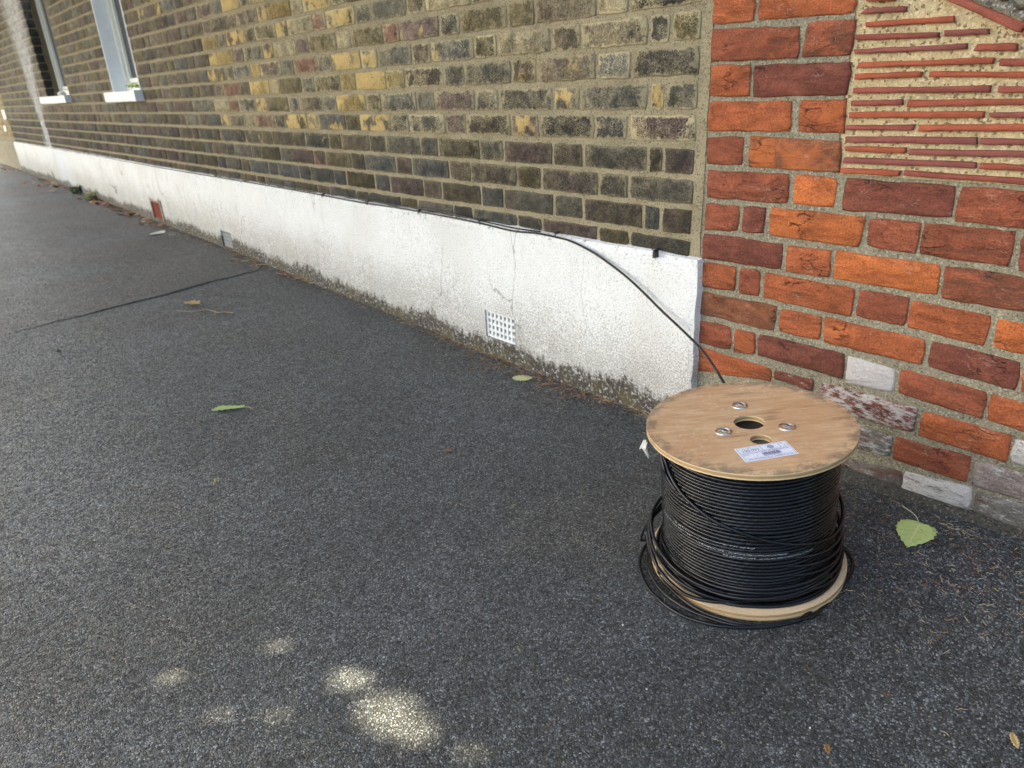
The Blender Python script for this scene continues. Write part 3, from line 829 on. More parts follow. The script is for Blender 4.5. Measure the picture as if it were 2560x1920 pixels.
D_([(350, 222), (503, 250), (492, 445), (335, 425)], R, smudge=.4)
D_([(545, 265), (1250, 390), (1222, 605), (530, 455)], O, smudge=.5)
D_([(20, 410), (635, 530), (612, 722), (15, 580)], BN, smudge=.7, orange=.6)
D_([(672, 545), (990, 612), (968, 795), (660, 725)], O, smudge=.5)
D_([(8, 635), (277, 695), (268, 872), (2, 808)], R, orange=.6, smudge=.4)
D_([(308, 708), (463, 740), (455, 910), (298, 885)], O, smudge=.45)
D_([(492, 757), (1163, 909), (1151, 1100), (482, 911)], MA, smudge=.7)
D_([(2, 848), (595, 1025), (585, 1117), (-2, 1034)], O, lime=.5, smudge=.5)
E_1([(1300, 88), (1630, 180), (1615, 270), (1292, 160)], MA, lime=.85, smudge=.6)
G_([(690, -28), (1090, 80), (1070, 285), (665, 185)], 'white', lime=1.6)
G_([(1150, 85), (1885, 285), (1845, 505), (1130, 285)], R, smudge=.5, orange=.5)
G_([(455, 200), (1280, 425), (1240, 625), (430, 400)], MA, lime=1.0, smudge=.7)
G_([(1340, 445), (2100, 660), (2050, 885), (1300, 650)], O, smudge=.5)
G_([(1920, 300), (2640, 490), (2610, 730), (1890, 525)], O, smudge=.3)
G_([(1105, 675), (1750, 850), (1710, 1060), (1070, 855)], R, smudge=.45, orange=.4)
G_([(700, 545), (1062, 665), (1030, 830), (690, 735)], 'cement', lime=.95, smudge=.8)
G_([(2140, 690), (2500, 790), (2470, 1000), (2090, 880)], 'white', lime=1.3)
G_([(1792, 878), (2420, 1045), (2380, 1270), (1760, 1085)], 'ash', lime=.85, smudge=.6)
G_([(560, 815), (1155, 975), (1140, 1140), (545, 900)], 'cement', lime=.8, smudge=.8)
G_([(1172, 972), (1760, 1110), (1735, 1300), (1155, 1150)], 'cement', lime=1.15, smudge=.5)
G_([(1800, 1150), (2440, 1310), (2400, 1520), (1770, 1330)], 'cement', lime=.85, smudge=.6)
RB.append(([(2113.5, 446.6), (2384.7, 468), (2376.4, 542.5), (2103.7, 524.5)], MA, dict(smudge=.5)))
H_1([(800, 78), (1500, 152), (1470, 405), (738, 340)], R, smudge=.45, orange=.5)
C_([(20, 135), (830, 230), (775, 470), (5, 370)], BR, smudge=.35)
C_([(875, 235), (1320, 262), (1270, 525), (848, 465)], R, lime=.45, smudge=.45)
C_([(1350, 275), (2140, 350), (2065, 640), (1300, 535)], R, smudge=.65, orange=.5)
H_1([(1258, 440), (1900, 520), (1880, 780), (1228, 715)], MA, smudge=.4)
C_([(590, 510), (1485, 640), (1450, 890), (560, 740)], BR, smudge=.25)
C_([(1540, 645), (2420, 775), (2380, 1055), (1490, 920)], R, smudge=.85, lime=.35)
C_([(790, 845), (1210, 925), (1180, 1155), (755, 1070)], R, smudge=.5)
C_([(1245, 940), (1925, 1080), (1860, 1325), (1200, 1165)], O, smudge=.45)
C_([(1985, 1100), (2700, 1250), (2660, 1500), (1935, 1340)], BR, smudge=.4)
C_([(490, 1090), (1345, 1285), (1320, 1500), (475, 1295)], O, orange=.6, smudge=.35)
C_([(1410, 1290), (2190, 1475), (2130, 1716), (1378, 1511)], MA, smudge=.55)
C_([(2222, 1480), (2900, 1640), (2880, 1880), (2180, 1725)], O, smudge=.4)
RT_ = dict(red=(.265, .076, .038), orange=(.36, .100, .038), bright=(.46, .130, .040), maroon=(.185, .056, .036), brown=(.235, .085, .040),
           white=(.50, .42, .40), cement=(.20, .185, .165), ash=(.33, .26, .235))
used = []
for q, t, kw in RB:
    quad = []
    yf = rnd.uniform(-.003, .001)
    for a, b in q:
        w = at_wall(a, b, yf); quad.append((w[0], w[2]))
    wlen = abs(quad[1][0] - quad[0][0])
    quad = [(a + da, b + db) for (a, b), (da, db) in zip(quad, ((-.0016, .0016), (.0016, .0016), (.0016, -.0016), (-.0016, -.0016)))]
    V, F, E_ = brick_geo(quad, yf, .02, .0017, 8 if wlen > .15 else 4, 4, .004)
    c = np.array(RT_[t]) * rnd.uniform(.92, 1.08)
    par = (kw.get('smudge', .4), kw.get('orange', .35 if t in ('orange', 'bright') else .2), kw.get('lime', rnd.uniform(0, .25)), rnd.random())
    o = obj('brick', V, F, M_RED, None, True, {'Col': np.tile(c, (len(V), 1)), 'Par': np.tile(par, (len(V), 1)), 'edge': E_}, origin=np.mean(np.array(V), 0))
    if t == 'white': o['label'] = 'whitewashed brick'
    child(o, red); used.append(quad)
# mortar skins: gritty joints, sandy panel behind the tiles
YM = .0035
PXL = -.447; PZ0 = -.123 + ZO
def diag(x): return 0.185 + ZO - (x + .235) * .80      # underside of the sloping tile course
mb = MB(); V, F = cutout_face(np.arange(-.7688, 1.4, .12), np.arange(-.3, 3.3, .12), [(PXL, .36, PZ0, 3.3)], YM)
mb.add(V, F); mb.box((-.768, .06, -.3), (1.4, .25, 3.3))
mb.add([(.36, YM, PZ0), (1.4, YM, PZ0), (1.4, YM, 3.3), (.36, YM, 3.3)], [])
hole_sides(mb, (PXL, .36, PZ0, 3.3), YM, .06)
child(mb.build('mortar', M_MORT_R), red)
V, F = cutout_face(np.arange(PXL, .361, .06), np.arange(PZ0, 3.3, .12), [], .006, .004, 5)
mb = MB(); mb.add(V, F); child(mb.build('panel_mortar', M_MORT_T), red)
# bottom fillet of cement where the wall meets the pavement
mb = MB(); xs_ = np.linspace(-.765, 1.4, 70)
for a, b in zip(xs_[:-1], xs_[1:]):
    pr = lambda x: [(x, .004, float(gz(x, 0)) + .006 + .012 * vnoise(x * 9, 2)), (x, -.012 - .008 * vnoise(x * 14, 3), float(gz(x, -.02)) + .004 + .005 * vnoise(x * 17, 5)), (x, -.035 - .03 * vnoise(x * 8, 4), float(gz(x, -.05)) - .003)]
    va, vb = pr(a), pr(b)
    mb.add(va + vb, [(0, 3, 4, 1), (1, 4, 5, 2)])
child(mb.build('cement_fillet', mat_mortar('dirty_cement', (.075, .070, .058), (.02, .02, .02), (.20, .19, .16)), None, True), red)
# tiles on edge
TL_ = [[(835, -30), (1100, -42), (1095, 8), (830, 12)], [(830, 70), (1195, 48), (1190, 97), (780, 122)], [(830, 190), (1600, 135), (1622, 190), (830, 238)],
       [(748, 300), (1475, 275), (1470, 322), (748, 350)], [(1500, 262), (1910, 245), (1905, 298), (1500, 312)], [(735, 425), (1730, 372), (1720, 422), (735, 468)],
       [(1800, 380), (2160, 370), (2145, 440), (1760, 440)], [(765, 540), (1960, 495), (1945, 552), (758, 585)], [(2000, 508), (2500, 500), (2500, 565), (1985, 568)],
       [(738, 638), (1325, 615), (1312, 665), (735, 685)], [(1380, 617), (2450, 620), (2450, 674), (1372, 662)], [(725, 760), (1925, 738), (1915, 798), (722, 805)],
       [(1975, 745), (2640, 752), (2640, 806), (1965, 800)], [(705, 870), (1165, 860), (1160, 910), (700, 915)], [(1195, 865), (2450, 848), (2450, 902), (1185, 925)],
       [(690, 970), (1870, 962), (1865, 1018), (682, 1020)], [(1900, 975), (2600, 965), (2600, 1018), (1895, 1020)], [(665, 1085), (1265, 1075), (1255, 1130), (660, 1125)],
       [(1295, 1080), (2500, 1068), (2500, 1130), (1280, 1135)], [(650, 1180), (1810, 1190), (1800, 1250), (650, 1228)], [(1820, 1195), (2640, 1208), (2640, 1262), (1812, 1250)],
       [(650, 1265), (1190, 1278), (1185, 1325), (650, 1308)], [(1205, 1290), (2420, 1312), (2420, 1365), (1200, 1340)], [(640, 1360), (1805, 1405), (1800, 1455), (640, 1408)],
       [(1815, 1410), (2640, 1445), (2640, 1500), (1812, 1460)], [(612, 1455), (1145, 1480), (1135, 1528), (612, 1492)], [(1160, 1475), (2400, 1560), (2400, 1610), (1155, 1520)]]
for q in TL_:
    yf = -.006 + rnd.uniform(-.002, .002)
    quad = [(w[0], w[2]) for w in (at_wall(1920 + a / 3.456, b / 3.456, yf) for a, b in q)]
    V, F, E_ = brick_geo(quad, yf, .03, .0007, 8, 1, .0016)
    c = np.array(rnd.choice([(.29, .078, .048), (.25, .068, .050), (.33, .085, .045), (.235, .075, .062)]))
    o = obj('tile', V, F, M_TILE, None, True, {'Col': np.tile(c, (len(V), 1)), 'Par': np.tile((0, 0, 0, rnd.random()), (len(V), 1)), 'edge': E_}, origin=np.mean(np.array(V), 0))
    child(o, red)
# sloping tile course and the darker brickwork above it
for q in ([(1420, -60), (1620, -45), (2225, 215), (2160, 285)], [(2236, 228), (2900, 520), (2860, 600), (2175, 300)], [(800, -330), (990, -330), (1600, -52), (1405, -65)]):
    yf = -.012
    quad = [(w[0], w[2]) for w in (at_wall(1920 + a / 3.456, b / 3.456, yf) for a, b in q)]
    V, F, E_ = brick_geo(quad, yf, .03, .0008, 10, 2, .003)
    o = obj('sloping_tile', V, F, M_TILE, None, True, {'Col': np.tile((.30, .088, .058), (len(V), 1)), 'Par': np.tile((0, 0, 0, rnd.random()), (len(V), 1)), 'edge': E_}, origin=np.mean(np.array(V), 0))
    child(o, red)
p0 = at_wall(1920 + 1500 / 3.456, -70 / 3.456); p1 = at_wall(1920 + 2240 / 3.456, 218 / 3.456)
sl = (p1[2] - p0[2]) / (p1[0] - p0[0])
zt = lambda x: p0[2] + sl * (x - p0[0]) + .006
mb = MB(); xa, xb = PXL, .359
mb.add([(xa, .0015, zt(xa)), (xb, .0015, zt(xb)), (xb, .0015, 3.3), (xa, .0015, 3.3), (xa, .01, zt(xa)), (xb, .01, zt(xb))], [(0, 1, 2, 3), (4, 5, 1, 0)])
child(mb.build('upper_mortar', M_MORT_G), red)
for q in ([(1700, -160), (2080, -140), (2075, 20), (2015, 30), (1940, -5)], [(2130, 30), (2600, 60), (2700, 220), (2300, 95), (2118, 60)]):
    quad = [(w[0], w[2]) for w in (at_wall(1920 + a / 3.456, b / 3.456, -.002) for a, b in (q[0], q[1], q[2], q[-1]))]
    V, F, E_ = brick_geo(quad, -.003, .01, .001, 5, 3)
    o = obj('brick', V, F, M_STOCK, None, True, {'Col': np.tile((.075, .055, .042, .1), (len(V), 1)), 'Par': np.tile((.5, .1, .1, rnd.random()), (len(V), 1)), 'edge': E_}, origin=np.mean(np.array(V), 0))
    o['label'] = 'dark brown brick above the sloping tile course'
    child(o, red)

# ------------------------------------------------------------------ cable drum
DC = np.array([-.3262, -.4281]); DR, DH, DT = .1866, .3010, .0105
rtv = np.array([RT[0], RT[1], 0]); rtv /= np.linalg.norm(rtv)
fwv = np.array([fw[0], fw[1], 0]); fwv /= np.linalg.norm(fwv)
axis = np.array([0, 0, 1.0]) - .0607 * rtv; axis /= np.linalg.norm(axis)
e1 = rtv - axis * (rtv @ axis); e1 /= np.linalg.norm(e1); e2 = np.cross(axis, e1)
DB = np.array([DC[0], DC[1], -.811 + ZO])
drum = empty('cable_drum')
drum.matrix_world = Matrix(((e1[0], e2[0], axis[0], DB[0]), (e1[1], e2[1], axis[1], DB[1]), (e1[2], e2[2], axis[2], DB[2]), (0, 0, 0, 1)))
tag(drum, 'plywood cable drum wound with glossy black cable standing on the dark asphalt', 'cable drum')
def loc_plane(px, py, h):
    d = ray(px, py); c0 = DB + axis * h
    t = ((c0 - CAM) @ axis) / (d @ axis); p = CAM + d * t - DB
    return np.array([p @ e1, p @ e2, p @ axis])
def loc(p): q = np.asarray(p) - DB; return np.array([q @ e1, q @ e2, q @ axis])
tl = lambda a, b: (1800 + a / 6.9125, 1000 + b / 6.9125)
hc = loc_plane(*tl(505, 385), DH); hl = loc_plane(*tl(230, 400), DH); hr_ = loc_plane(*tl(781, 420), DH)
HR = np.linalg.norm(hr_ - hl) / 2
sc_ = loc_plane(*tl(703, 680), DH); SR = np.linalg.norm(loc_plane(*tl(890, 690), DH) - loc_plane(*tl(513, 680), DH)) / 2
def flange(name, z0, z1, holes, mface, under):
    bm = bmesh.new()
    def ring(c, r, n):
        vs = [bm.verts.new((c[0] + r * math.cos(2 * math.pi * i / n), c[1] + r * math.sin(2 * math.pi * i / n), z1)) for i in range(n)]
        return [bm.edges.new((vs[i], vs[(i + 1) % n])) for i in range(n)]
    ed = ring((0, 0), DR - .0008, 128)
    for c, r in holes: ed += ring(c, r, 40)
    bmesh.ops.triangle_fill(bm, use_beauty=True, use_dissolve=False, edges=ed, normal=(0, 0, 1))
    for f in bm.faces:
        if f.normal.z < 0: f.normal_flip()
        f.material_index = 0
    top = list(bm.faces)
    ex = bmesh.ops.extrude_face_region(bm, geom=top)
    # the extruded copy becomes the underside
    nv = [g for g in ex['geom'] if isinstance(g, bmesh.types.BMVert)]
    for v in nv: v.co.z = z0
    bm.normal_update(); bmesh.ops.recalc_face_normals(bm, faces=bm.faces)
    for f in bm.faces:
        f.material_index = 0 if f.normal.z > .5 else (2 if f.normal.z < -.5 else 1)
    me = bpy.data.meshes.new(name); bm.to_mesh(me); bm.free()
    for m in (mface, M_PLYE, under): me.materials.append(m)
    o = bpy.data.objects.new(name, me); COL.objects.link(o); o.parent = drum
    return o
f = flange('flange', DH - DT, DH, [(hc, HR), (sc_, SR)], M_PLY, M_PLYI); f['label'] = 'upper flange, worn and grubby'
f = flange('flange', 0.0, DT + .003, [(hc, HR)], M_PLYI, M_PLYI); f['label'] = 'lower flange, cleaner pale wood'
def lathe(prof, n=48):
    V = []; F = []
    for i in range(n):
        a = 2 * math.pi * i / n
        V += [(r * math.cos(a), r * math.sin(a), z) for r, z in prof]
    k = len(prof)
    for i in range(n):
        for j in range(k - 1): F.append((i * k + j, ((i + 1) % n) * k + j, ((i + 1) % n) * k + j + 1, i * k + j + 1))
    return V, F
V, F = lathe([(.075, DT + .004), (.075, DH - DT - .001), (.045, DH - DT - .001), (.045, DT + .004), (.075, DT + .004)])
obj('core', V, F, plain('core_board', (.10, .075, .05), .9), drum, True)
# bolts with cupped washers
for (a, b) in ((340, 100), (1155, 470), (60, 548)):
    c = loc_plane(*tl(a, b), DH)
    V, F = lathe([(.0150, DH + .0004), (.0147, DH + .0017), (.0128, DH + .0019), (.0098, DH - .0022), (.0060, DH - .0026), (.0005, DH - .0026)], 32)
    w = obj('washer', [(x + c[0], y + c[1], z) for x, y, z in V], F, M_ZINC, drum, True)
    V, F = lathe([(.0072, DH - .0026), (.0072, DH + .0028), (.0062, DH + .0038), (.0042, DH + .0038), (.0038, DH + .0026)], 6)
    obj('nut', [(x + c[0], y + c[1], z) for x, y, z in V], F, M_ZINC, w)
    V, F = lathe([(.0036, DH - .001), (.0036, DH + .0048), (.0028, DH + .0054), (.0002, DH + .0054)], 16)
    obj('bolt_end', [(x + c[0], y + c[1], z) for x, y, z in V], F, M_BOLTD, w, True)

# wound cable
CR = .0034
wr = .1575
zlo, zhi = DT + .003 + CR, DH - DT - CR * 1.2
pitch = .00715
turns = int((zhi - zlo - .03) / pitch)
seg = 260
N = turns * seg
th = np.arange(N) / seg * 2 * np.pi
zz = zhi - np.arange(N) / seg * pitch
tn = np.arange(N) / seg
rr = wr + .0007 * (vnoise(tn * 1.0, 3) - .5) + .0006 * np.sin(th * 3 + tn) 
zz = zz + .0009 * np.sin(th * 2 + tn * .7) + .0011 * (vnoise(tn * 2.3, 9) - .5)
lump = CR * .99 * (1 + .075 * np.sin(th * 62 + tn * 2.3) + 0.03 * np.sin(th * 29 + tn * 5))
mb = MB(); mb.tube(np.stack([rr * np.cos(th), rr * np.sin(th), zz], -1), lump, 8)
wound = mb.build('wound_cable', M_CABLE, drum, True)
V, F = lathe([(wr - .0015, DT + .004), (wr - .0015, DH - DT - .001)], 64); obj('inner_layer', V, F, M_CABLE, drum, True)
# slack turns bulging over the lower flange
def loop(r0, z0, tilt, ph, ecc, s, n=220, a0=0., a1=2 * math.pi):
    a = np.linspace(a0, a1, n)
    r = r0 + ecc * np.cos(a - ph) + .0016 * np.sin(a * 3 + s) + .001 * np.sin(a * 5 + s * 2)
    z = z0 + tilt * np.cos(a - ph - .5) + .0015 * np.sin(a * 2 + s)
    return np.stack([r * np.cos(a), r * np.sin(a), np.maximum(z, DT + .003 + CR)], -1)
zb = zhi - turns * pitch
sl_ = [(wr + .001, zb - .000, .0, 0, .001), (wr + .004, zb - .007, .002, 2.2, .002), (wr + .0075, zb - .0125, .003, -.6, .0025), (wr + .0105, zb - .019, .003, 2.6, .003),
       (wr + .0075, zb - .003, .004, -.7, .004), (wr + .0120, zb - .011, .006, -.5, .004), (wr + .0150, DT + .0085, .003, 1.2, .003), (wr + .0085, zb + .006, .007, -.3, .006), (wr + .006, DT + .0065, .0, 1, .001), (wr + .011, DT + .0068, .0, 2, .001)]
for i, (r0, z0, t, ph, ec) in enumerate(sl_):
    m = MB(); m.tube(loop(r0, z0, t, ph, ec, i * 1.7), CR, 8); m.build('slack_turn', M_CABLE, drum, True)
# strand crossing the winding diagonally: starts under the top flange at the left, dips to the front right, rises behind
def on_cyl(px, py, r):
    d = ray(px, py); o_ = loc(CAM); dl = np.array([d @ e1, d @ e2, d @ axis])
    a = dl[0] ** 2 + dl[1] ** 2; b = 2 * (o_[0] * dl[0] + o_[1] * dl[1]); c = o_[0] ** 2 + o_[1] ** 2 - r * r
    disc = b * b - 4 * a * c
    t = (-b - math.sqrt(max(disc, 0))) / (2 * a); return o_ + dl * t
ro = wr + CR * 2.0
e = lambda a, b: (1560 + a / 3.456, 900 + b / 3.456)
pts = [on_cyl(*e(350, 850), ro + .001), on_cyl(*e(395, 985), ro), on_cyl(*e(480, 1130), ro), on_cyl(*e(610, 1265), ro), on_cyl(*e(780, 1390), ro), on_cyl(*e(1000, 1490), ro), on_cyl(*e(1200, 1555), ro), on_cyl(*e(1400, 1590), ro), on_cyl(*e(1560, 1592), ro), on_cyl(*e(1700, 1570), ro + .002), on_cyl(*e(1820, 1510), ro + .005)]
a_l = math.atan2(pts[-1][1], pts[-1][0]); zl = pts[-1][2]
for i in range(1, 9):
    a = a_l + i * .26; pts.append(np.array([(ro + .006) * math.cos(a), (ro + .006) * math.sin(a), zl + i * .006]))
a_f = math.atan2(pts[0][1], pts[0][0]); zf = pts[0][2]
pre = [np.array([(ro + .001) * math.cos(a_f - i * .2), (ro + .001) * math.sin(a_f - i * .2), min(zf + i * .008, DH - DT - CR)]) for i in (5, 4, 3, 2, 1)]
m = MB(); m.tube(spline(pre + pts, 260), CR, 8); o = m.build('slack_turn', M_CABLE, drum, True); o['label'] = 'strand slanting across the winding'
# second strand at the upper left that drops steeply
pts = [on_cyl(*e(318, 800), ro + .002), on_cyl(*e(345, 930), ro + .003), on_cyl(*e(372, 1010), ro + .001), on_cyl(*e(450, 1130), ro - .002)]
m = MB(); m.tube(spline(pts, 60), CR, 8); m.build('slack_turn', M_CABLE, drum, True)

# loops lying on the asphalt around the lower flange (drawn from the photo's outline)
def gl(L, x0, y0, s, lift):
    return [at_ground(x0 + a / s, y0 + b / s, lift) for a, b in L]
def world_tube(pts, r=CR, n=220, name='slack_loop', label=None):
    P = np.array([loc(p) for p in spline(pts, n)])
    m = MB(); m.tube(P, r, 8); o = m.build(name, M_CABLE, drum, True)
    if label: o['label'] = label
    return o
outer = gl([(215, 590), (160, 680), (135, 780), (150, 880), (200, 990), (290, 1090), (400, 1180), (540, 1255), (720, 1310), (900, 1338), (1080, 1345), (1260, 1335), (1430, 1305), (1570, 1262), (1680, 1205)], 1560, 1180, 3.456, .004)
inner = gl([(235, 640), (205, 720), (215, 830), (255, 930), (330, 1030), (440, 1120), (570, 1195), (740, 1262), (900, 1310), (1080, 1330), (1260, 1318), (1420, 1288), (1560, 1245)], 1560, 1180, 3.456, .006)
third = gl([(300, 860), (360, 960), (460, 1060), (560, 1140), (680, 1210), (800, 1255), (960, 1300), (1120, 1318)], 1560, 1180, 3.456, .010)
upl = [DB + e1 * (-.172) + e2 * a + axis * z for a, z in ((.09, .05), (.05, .040), (.02, .03))]
cpt = lambda a_, r, z: DB + e1 * (r * math.cos(a_)) + e2 * (r * math.sin(a_)) + axis * z
world_tube([cpt(2.2, .178, .060), cpt(2.55, .196, .040), cpt(2.85, .208, .022)] + outer + [cpt(-.35, .196, .004), cpt(.1, .19, .006)], label='outermost loop lying on the asphalt')
world_tube([cpt(2.1, .172, .075), cpt(2.5, .188, .055), cpt(2.8, .198, .032)] + inner + [cpt(-.45, .185, .002)])
world_tube([cpt(2.3, .168, .090), cpt(2.75, .1805, .075), cpt(3.15, .189, .055), cpt(3.45, .192, .028)] + third)
for dz, rr_, s in ((0.098, .1705, 0.), (.082, .1745, .35), (.066, .1785, .7)):
    pts = [cpt(a_, wr - .005 + (rr_ - wr + .018) * math.exp(-((a_ - 3.3) / .95) ** 4), max(dz - .05 * max(0, a_ - 2.5) / 1.4, DT + .008)) for a_ in np.linspace(1.9 + s * .3, 4.9, 22)]
    world_tube(pts, name='slack_turn')
# right-hand bulge
for dz, rr_ in ((.118, .170), (.100, .1725), (.080, .1715), (.062, .1735), (.045, .174)):
    pts = [cpt(a_, wr - .005 + (rr_ - wr + .005) * math.exp(-((a_ + .15) / 1.15) ** 4), max(dz - .022 * math.cos(a_ + .2), DT + .007)) for a_ in np.linspace(-1.9, 1.6, 24)]
    world_tube(pts, name='slack_turn')

# ---- lettering
def text_mesh(body, size):
    cu = bpy.data.curves.new('t', 'FONT'); cu.body = body; cu.size = size; cu.resolution_u = 2
    o = bpy.data.objects.new('t', cu); COL.objects.link(o); bpy.context.view_layer.update()
    me = bpy.data.meshes.new_from_object(o.evaluated_get(bpy.context.evaluated_depsgraph_get()))
    V = np.array([v.co[:] for v in me.vertices]) if len(me.vertices) else np.zeros((0, 3))
    F = [tuple(p.vertices) for p in me.polygons]
    bpy.data.objects.remove(o); bpy.data.meshes.remove(me); bpy.data.curves.remove(cu)
    return V, F
def print_turn(body, size, a_end, turn):
    V, F = text_mesh(body, size)
    w = V[:, 0].max(); out = []
    for x, y, _ in V:
        a = a_end - (w - x) / (wr + CR)
        tt = turn + (a / (2 * math.pi)) % 1.0
        z0 = zhi - tt * pitch
        b = math.radians(-8) + (y - size * .35) / CR
        out.append(((wr + CR * 1.07 * math.cos(b)) * math.cos(a), (wr + CR * 1.07 * math.cos(b)) * math.sin(a), z0 + CR * 1.07 * math.sin(b)))
    obj('print', out, F, M_INKW, wound)
acam = math.atan2(loc(CAM)[1], loc(CAM)[0])
txt = 'EXCEL 100-993 4PR 23AWG U-FTP PE ---- LAN CABLE CAT6A TESTED TO 500MHZ ANSI/TIA-568 COMPLIANT'
for body, da, t in ((txt, .10, 20), ('COMPLIANT  ISO/IEC 11801 CLASS EA 500MHZ  LAN CABLE', -.62, 21), (txt, .45, 22), (txt, .78, 23)):
    print_turn(body, .0034, acam + da, t)
# ---- sticker
LC = [loc_plane(*tl(a, b), DH) for a, b in ((235, 852), (1125, 705), (1370, 930), (450, 1082))]
u_ = ((LC[1] - LC[0]) + (LC[2] - LC[3])) / 2; v_ = ((LC[0] - LC[3]) + (LC[1] - LC[2])) / 2
LW, LH = np.linalg.norm(u_), np.linalg.norm(v_); ux = u_ / LW; vy = np.cross([0, 0, 1.0], ux)
if vy @ v_ < 0: vy = -vy
lc = sum(LC) / 4
lp = lambda x, y, h=.0004: lc + ux * (x - .5) * LW + vy * (y - .5) * LH + np.array([0, 0, h])
m = MB(); m.add([lp(0, 0, .0003), lp(1, 0, .0003), lp(1, 1, .0003), lp(0, 1, .0003)], [(0, 1, 2, 3)])
sticker = m.build('label', M_LABEL, drum); sticker['label'] = 'white printed label with a barcode'
m = MB()
def rect(x0, y0, x1, y1): m.add([lp(x0, y0, .0006), lp(x1, y0, .0006), lp(x1, y1, .0006), lp(x0, y1, .0006)], [(0, 1, 2, 3)])
def put(body, x, y, h, wmax=None):
    V, F = text_mesh(body, 1.0)
    hh = V[:, 1].max(); w = V[:, 0].max()
    sy = h / hh * LH; sx = sy if wmax is None else wmax * LW / w
    m.add([lp(x, y, .0006) + ux * a * sx + vy * b * sy for a, b, _ in V], F)
t = .006
rect(.03, .05, .97, .05 + t * 1.6); rect(.03, .93, .97, .93 + t * 1.6); rect(.03, .05, .03 + t, .94); rect(.97, .05, .97 + t, .94)
rect(.03, .60, .97, .60 + t * 1.6); rect(.47, .60, .47 + t, .93); rect(.82, .60, .82 + t, .93); rect(.03, .20, .97, .20 + t * 1.2); rect(.03, .84, .47, .84 + t)
put('100-993', .09, .64, .16, .33); put('Excel Cat 6A U/FTP PE 500M BLACK', .06, .48, .09, .88); put('1', .89, .65, .14); put('Item', .22, .87, .045); put('Qty', .85, .86, .05)
put('www.excel-networking.com  Designed to perform', .07, .09, .08, .86); put('QTY/M', .05, .39, .05); put('M', .27, .27, .05)
x = .40; br = random.Random(4)
while x < .74:
    w = br.choice([.004, .006, .009, .012]); rect(x, .27, x + w, .46); x += w + br.choice([.004, .006, .009])
put('5055165801', .40, .215, .045, .34)
for r0, r1 in ((.0058, .0053), (.0034, .0030)):
    cc = lp(.65, .765, .0006); n = 36
    V = [cc + ux * r * math.cos(2 * math.pi * i / n) + vy * r * math.sin(2 * math.pi * i / n) for r in (r0, r1) for i in range(n)]
    m.add(V, [(i, (i + 1) % n, n + (i + 1) % n, n + i) for i in range(n)])
cc = lp(.65, .765, .0006)
for i in range(7):
    dx = (-.0048 + i * .0016); hy = math.sqrt(max(.0055 ** 2 - dx * dx, 1e-8)) * .9
    V = [cc + ux * (dx - .0003) + vy * -hy, cc + ux * (dx + .0003) + vy * -hy, cc + ux * (dx + .0003) + vy * hy, cc + ux * (dx - .0003) + vy * hy]; m.add(V, [(0, 1, 2, 3)])
m.build('print', M_PRINT, sticker)
# scrap of clear tape caught on the rim
m = MB(); base = loc_plane(1616, 1110, DH - .006); 
tp = loc_plane(1622, 1098, DH)
strip = [base + np.array([-.004, .002, .006]), base + np.array([-.008, -.004, -.002]), base + np.array([-.006, -.010, -.010]), base + np.array([.002, -.012, -.022]), base + np.array([.010, -.010, -.024])]
prev = None
V = []; 
for i, p in enumerate(strip):
    w = .0042 + .003 * math.sin(i * 1.9)
    V += [p + np.array([w, -.002 * (i % 2), .003]), p + np.array([-w * .5, .003, -.004 + .003 * (i % 3)])]
m.add(V, [(2 * i, 2 * i + 1, 2 * i + 3, 2 * i + 2) for i in range(len(strip) - 1)])
V2 = [v + np.array([.003, .004, .004]) * (1 if k % 3 else -1) for k, v in enumerate(V)]
m.add(V2, [(2 * i, 2 * i + 1, 2 * i + 3, 2 * i + 2) for i in range(len(strip) - 1)])
m.build('tape_scrap', M_TAPE, drum, True)

# ------------------------------------------------------------------ cable running up to and along the plinth
z7 = lambda a, b: (1280 + a / 3.456, 480 + b / 3.456)
run = []
for (a, b, y) in ((0, 335, -.022), (200, 355, -.022), (390, 392, -.0235), (520, 430, -.027), (700, 522, -.030), (850, 625, -.034), (1000, 742, -.037), (1150, 882, -.040), (1300, 1032, -.044), (1450, 1172, -.052), (1580, 1300, -.066), (1660, 1390, -.085), (1740, 1500, -.118), (1820, 1630, -.170)):
    run.append(at_wall(*z7(a, b), y))
far_run = [at_wall(px, py, -.010) for px, py in ((40, 354), (200, 381), (400, 418), (600, 452), (760, 480), (900, 505), (1000, 522), (1100, 539), (1200, 557))]
d_in = [at_wall(1846, 1015, -.225)]
for i, p in enumerate(far_run): p[2] = PT + .006 + .0025 * math.sin(i * 2.2); p[1] = -.0225
pts = far_run + run + d_in[:1]
m = MB(); m.tube(spline(pts, 420), CR * .98, 8)
o = m.build('cable', M_CABLE, None, True); tag(o, 'single black cable running along the plinth top and dropping behind the drum', 'cable')
m = MB(); p2 = [p + np.array([0, .009, .0095 + .003 * math.sin(i * 3)]) for i, p in enumerate(far_run)] + [run[0] + np.array([0, .003, .009]), run[1] + np.array([.02, .004, .006])]
m.tube(spline(p2, 200), CR * .75, 8)
o = m.build('cable', M_CABLE, None, True); tag(o, 'thinner black cable clipped just above the other along the plinth top', 'cable')

